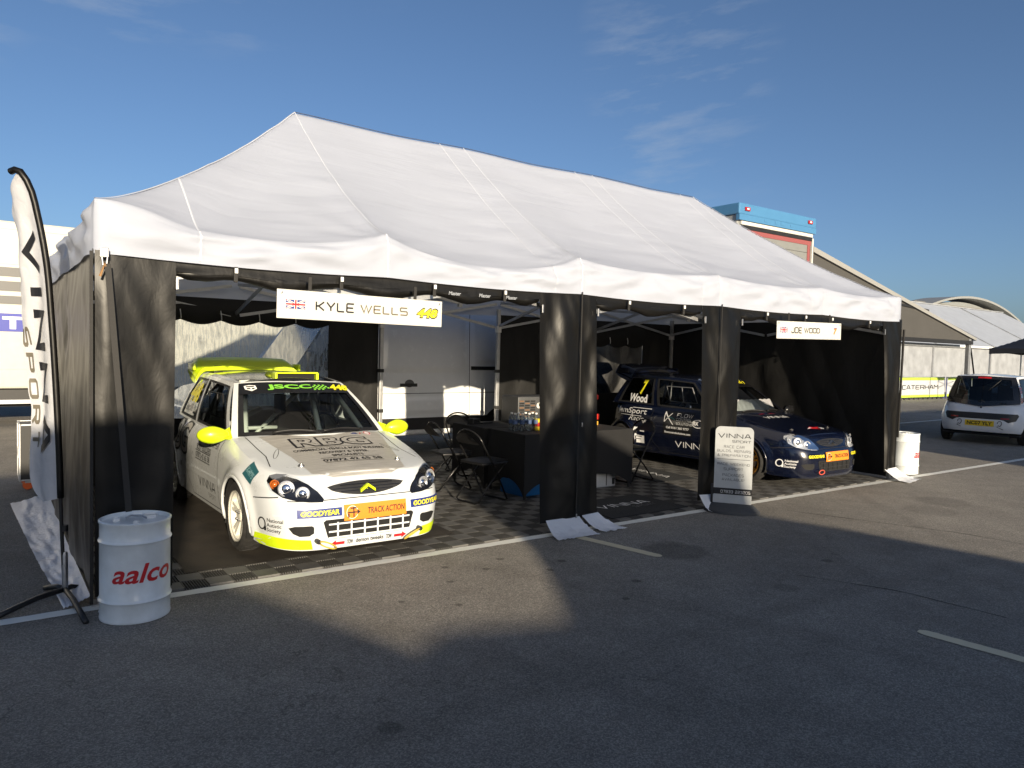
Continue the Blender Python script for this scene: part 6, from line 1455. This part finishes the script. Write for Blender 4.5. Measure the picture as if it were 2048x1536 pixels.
# ------------------------------------------------------------------ small white hatchback at the right
C1P = dict(W=smoothf([(.15, .76), (.3, .80), (.5, .815), (.7, .810), (.9, .775), (1.05, .74)]), Yf=smoothf([(.15, -.60), (.4, -.66), (.6, -.62), (.9, -.5)]), Yr=smoothf([(.18, 2.80), (.30, 2.87), (.50, 2.885), (.62, 2.86), (.80, 2.79), (.95, 2.74)]), ym=1.2, nf=3.4, nr=5.2, wellx=.70,
    belt=smoothf([(-.6, .78), (0, .90), (.6, .95), (2.0, .97), (2.6, .90), (2.9, .86)]), zbot=lerpf([(-.8, .2), (2.2, .2), (2.8, .26)]), shr=.07, arches=[(0, .28), (2.34, .28)], ra=.325, flare=.02, crown=smoothf([(-.6, .02), (.6, .04)]), y_cowl=.4, y_tail=2.66, cols=110, rows=26)
C1G = dict(front=(((0, .1, .93), (0, .95, 1.42), (0, 0, 0)), ((.66, .35, .93), (.54, 1.05, 1.40), (0, 0, .01))), side=(((.66, .35, .93), (.54, 1.05, 1.40), (.07, 0, 0)), ((.66, 2.66, .87), (.53, 2.44, 1.405), (.05, 0, .02))), rear=(((.66, 2.66, .87), (.53, 2.44, 1.405), (0, .04, 0)), ((0, 2.80, .80), (0, 2.56, 1.425), (0, .02, 0))), yc=1.4, bow=.02)
M['dark_glass'] = glass_mat('dark hatch glass', (.30, .34, .36), .01, .7); M['plate_yellow'] = mat('yellow number plate', (.72, .50, .02), .4)
M['c1_white'] = mat('white hatchback paint', (.70, .72, .74), .25, coat=.6)
c1 = thing('parked_car', 'white small hatchback parked with its black glass tailgate showing', 'car', (19.15, 2.0, 0), R(101))
body, roof_o, wso, sides, rw, E_, bvh = hatch_body(c1, C1P, C1G, 'c1_white', 'c1_white', 'glass', ((.06, .50), (.55, .93)), 'dark_glass')
rw.data.materials[0] = M['dark_glass']
RE = dict(ax=(-1, 0, 0), ay=(0, 0, 1), dirn=(0, -1, 0))
def rear(name, vf, x, z, m, off=.004, par=body): return project(name, vf, bvh, (x, 2.7, z), m=m, parent=par, off=off, **RE)
fr_ = E_['rear']
for q in ((0, .16, -.02, .98), (0, 1, -.02, .14), (0, 1, .88, .99)):
    for sg in (1, -1): patch(fr_, *q, 12, 8, .006, (sg,)).build('tailgate_border', 'black_gloss', rw, smooth=True)
for sg in (1, -1):
    q = patch(E_['side'], .93, .995, .02, .62, 4, 8, .006, (sg,)).build('tail_lamp', 'red_light', c1, smooth=True); patch(E_['side'], .935, .985, .22, .38, 4, 4, .010, (sg,)).build('tail_lamp_lens', 'lamp_silver', q, smooth=True)
patch(fr_, .78, 1, .90, .955, 8, 2, .012).build('brake_light', 'red_light', rw, smooth=True)
rear('bumper_insert', poly((-.66, .04), (-.64, .08), (.64, .08), (.66, .04), (.62, -.06), (.50, -.10), (.42, -.055), (.36, -.045), (-.36, -.045), (-.42, -.055), (-.50, -.10), (-.62, -.06)), 0, .575, 'black_plastic', .006, c1)
npl = rear('number_plate', rect(.52, .112), 0, .44, 'plate_yellow', .010, c1); rear('lettering', fit_width(font_flat('NC07 YLY', 1, .03), .45, .075), 0, .44, 'black_print', .012, npl)
for x in (-.44, .46): rear('reflector', rect(.14, .022), x, .555, 'red_light', .009)
MB().lathe([(0, 0), (.02, 0), (.018, .01), (0, .012)], 14, 'Y', T(0, 2.80, .765)).build('tailgate_lock', 'black_plastic', c1)
for k, z in enumerate((.92, .885)):
    mb = MB()
    for sx in (-1, 1): y = 2.80-.012*k; mb.add([(0, y, z), (0, y, z-.012), (sx*.06, y-.005, z-.045), (sx*.06, y-.005, z-.033)], [(0, 1, 2, 3)])
    mb.build('chevron', 'chrome', rw)
mb = fit_width(font_flat('C1', 1, .03, 1.3), .11, .04); MB().add([(-.38-x, 2.775, .86+y) for x, y in mb[0]], mb[1]).build('lettering', 'chrome', rw, fix=False)
for sx in (-1, 1):
    x0 = .36*sx; MB().tube([(x0+.035*math.cos(a)*(1+.3*math.sin(a)), 2.885+.01, .45+.05*math.sin(a)) for a in np.linspace(0, 5.6, 14)]+[(x0+.05, 2.885, .38), (x0-.06, 2.87, .33)], .006, 6).build('tow_loop', 'black_plastic', c1, smooth=True)
for y in (0, 2.34):
    for sg in (-1, 1): wheel(c1, sg*.70, y, .28, .165, 'alu', .18, 6, sg)
for sg in (-1, 1): MB().box((sg*.22-.12, 1.75, .75), (sg*.22+.12, 1.85, 1.22), bev=.05).build('head_restraint', 'seat_black', c1, smooth=40); MB().box((sg*.35-.22, 1.05, .4), (sg*.35+.22, 1.15, 1.15), bev=.05).build('front_seat', 'seat_black', c1, smooth=40)
MB().tube([(-.30, 2.62, 1.34), (-.1, 2.72, 1.12)], .006, 6).build('rear_wiper', 'black_plastic', rw)

# ------------------------------------------------------------------ unseen shade casters behind the viewpoint, outlines shaped to the ground shadows
SD = Vector((-.243, -1, 0))
def lane_prism(name, prof, v0, dpt, m, label, cat):
    P = [Vector((u, v0, h)) for u, h in prof]; Q = [p+SD*dpt for p in P]; n = len(P)
    t = thing(name, label, cat, (P[0].x, v0, 0)); off = Matrix.Translation((-P[0].x, -v0, 0))
    MB().add(P+Q, [tuple(range(n)), tuple(range(n, 2*n))[::-1]]+[(i, i+n, (i+1) % n+n, (i+1) % n) for i in range(n)], off).build('outer_skin', m, t); return t
t = lane_prism('shade_truck', [(-9.5, .0), (-2.40, .0), (-2.42, 3.72), (-2.50, 3.76), (-9.5, 3.76)], -12, 2.4, 'trailer_grey', 'unseen truck-shaped shade caster across the lane from the white awning', 'truck')
for x in (1.2, 2.4, 6.3):
    for y in (-.3, -2.1): MB().lathe([(.2, -.14), (.47, -.15), (.5, -.1), (.5, .1), (.47, .15), (.2, .14)], 28, 'Y', T(x-.243*-y*-1, y, .5)).build('wheel', 'rubber', t, smooth=50)
M['lane_cloth'] = fabric_mat('lane awning cloth', (.20, .21, .23), 0, .6, .3)
t = lane_prism('shade_awning', [(-2.6, 0), (-.95, 0), (-.95, 2.14), (-1.12, 2.20), (-2.36, 2.68), (-2.6, 2.75)], -12.02, 2.0, 'lane_cloth', 'unseen low sloping awning outlined to cast shade, beside the truck shape across the lane', 'awning')
t = lane_prism('shade_awning', [(-1.14, 0), (4.60, 0), (4.45, 1.95), (3.87, 2.26), (3.40, 2.46), (3.27, 3.02), (2.97, 3.22), (2.2, 3.58), (1.35, 3.73), (.76, 3.66), (.62, 3.40), (.46, 2.52), (.27, 2.36), (.02, 2.21), (-.14, 2.18), (-.84, 2.235), (-1.14, 2.20)], -12, 2.5, 'lane_cloth', 'unseen peaked awning outlined to cast shade across the lane from the white awning', 'awning')
t = lane_prism('shade_truck', [(10.6, .5), (25.0, .5), (25.0, 4.05), (10.7, 4.05), (10.6, 3.95)], -12, 2.5, 'trailer_grey', 'unseen long truck-shaped shade caster across the lane from the white hatchback', 'truck')
for x in (1.2, 2.5, 3.8, 12.5):
    for y in (-.3, -2.2): MB().lathe([(.2, -.14), (.47, -.15), (.5, -.1), (.5, .1), (.47, .15), (.2, .14)], 28, 'Y', T(x+.243*y, y, .5)).build('wheel', 'rubber', t, smooth=50)
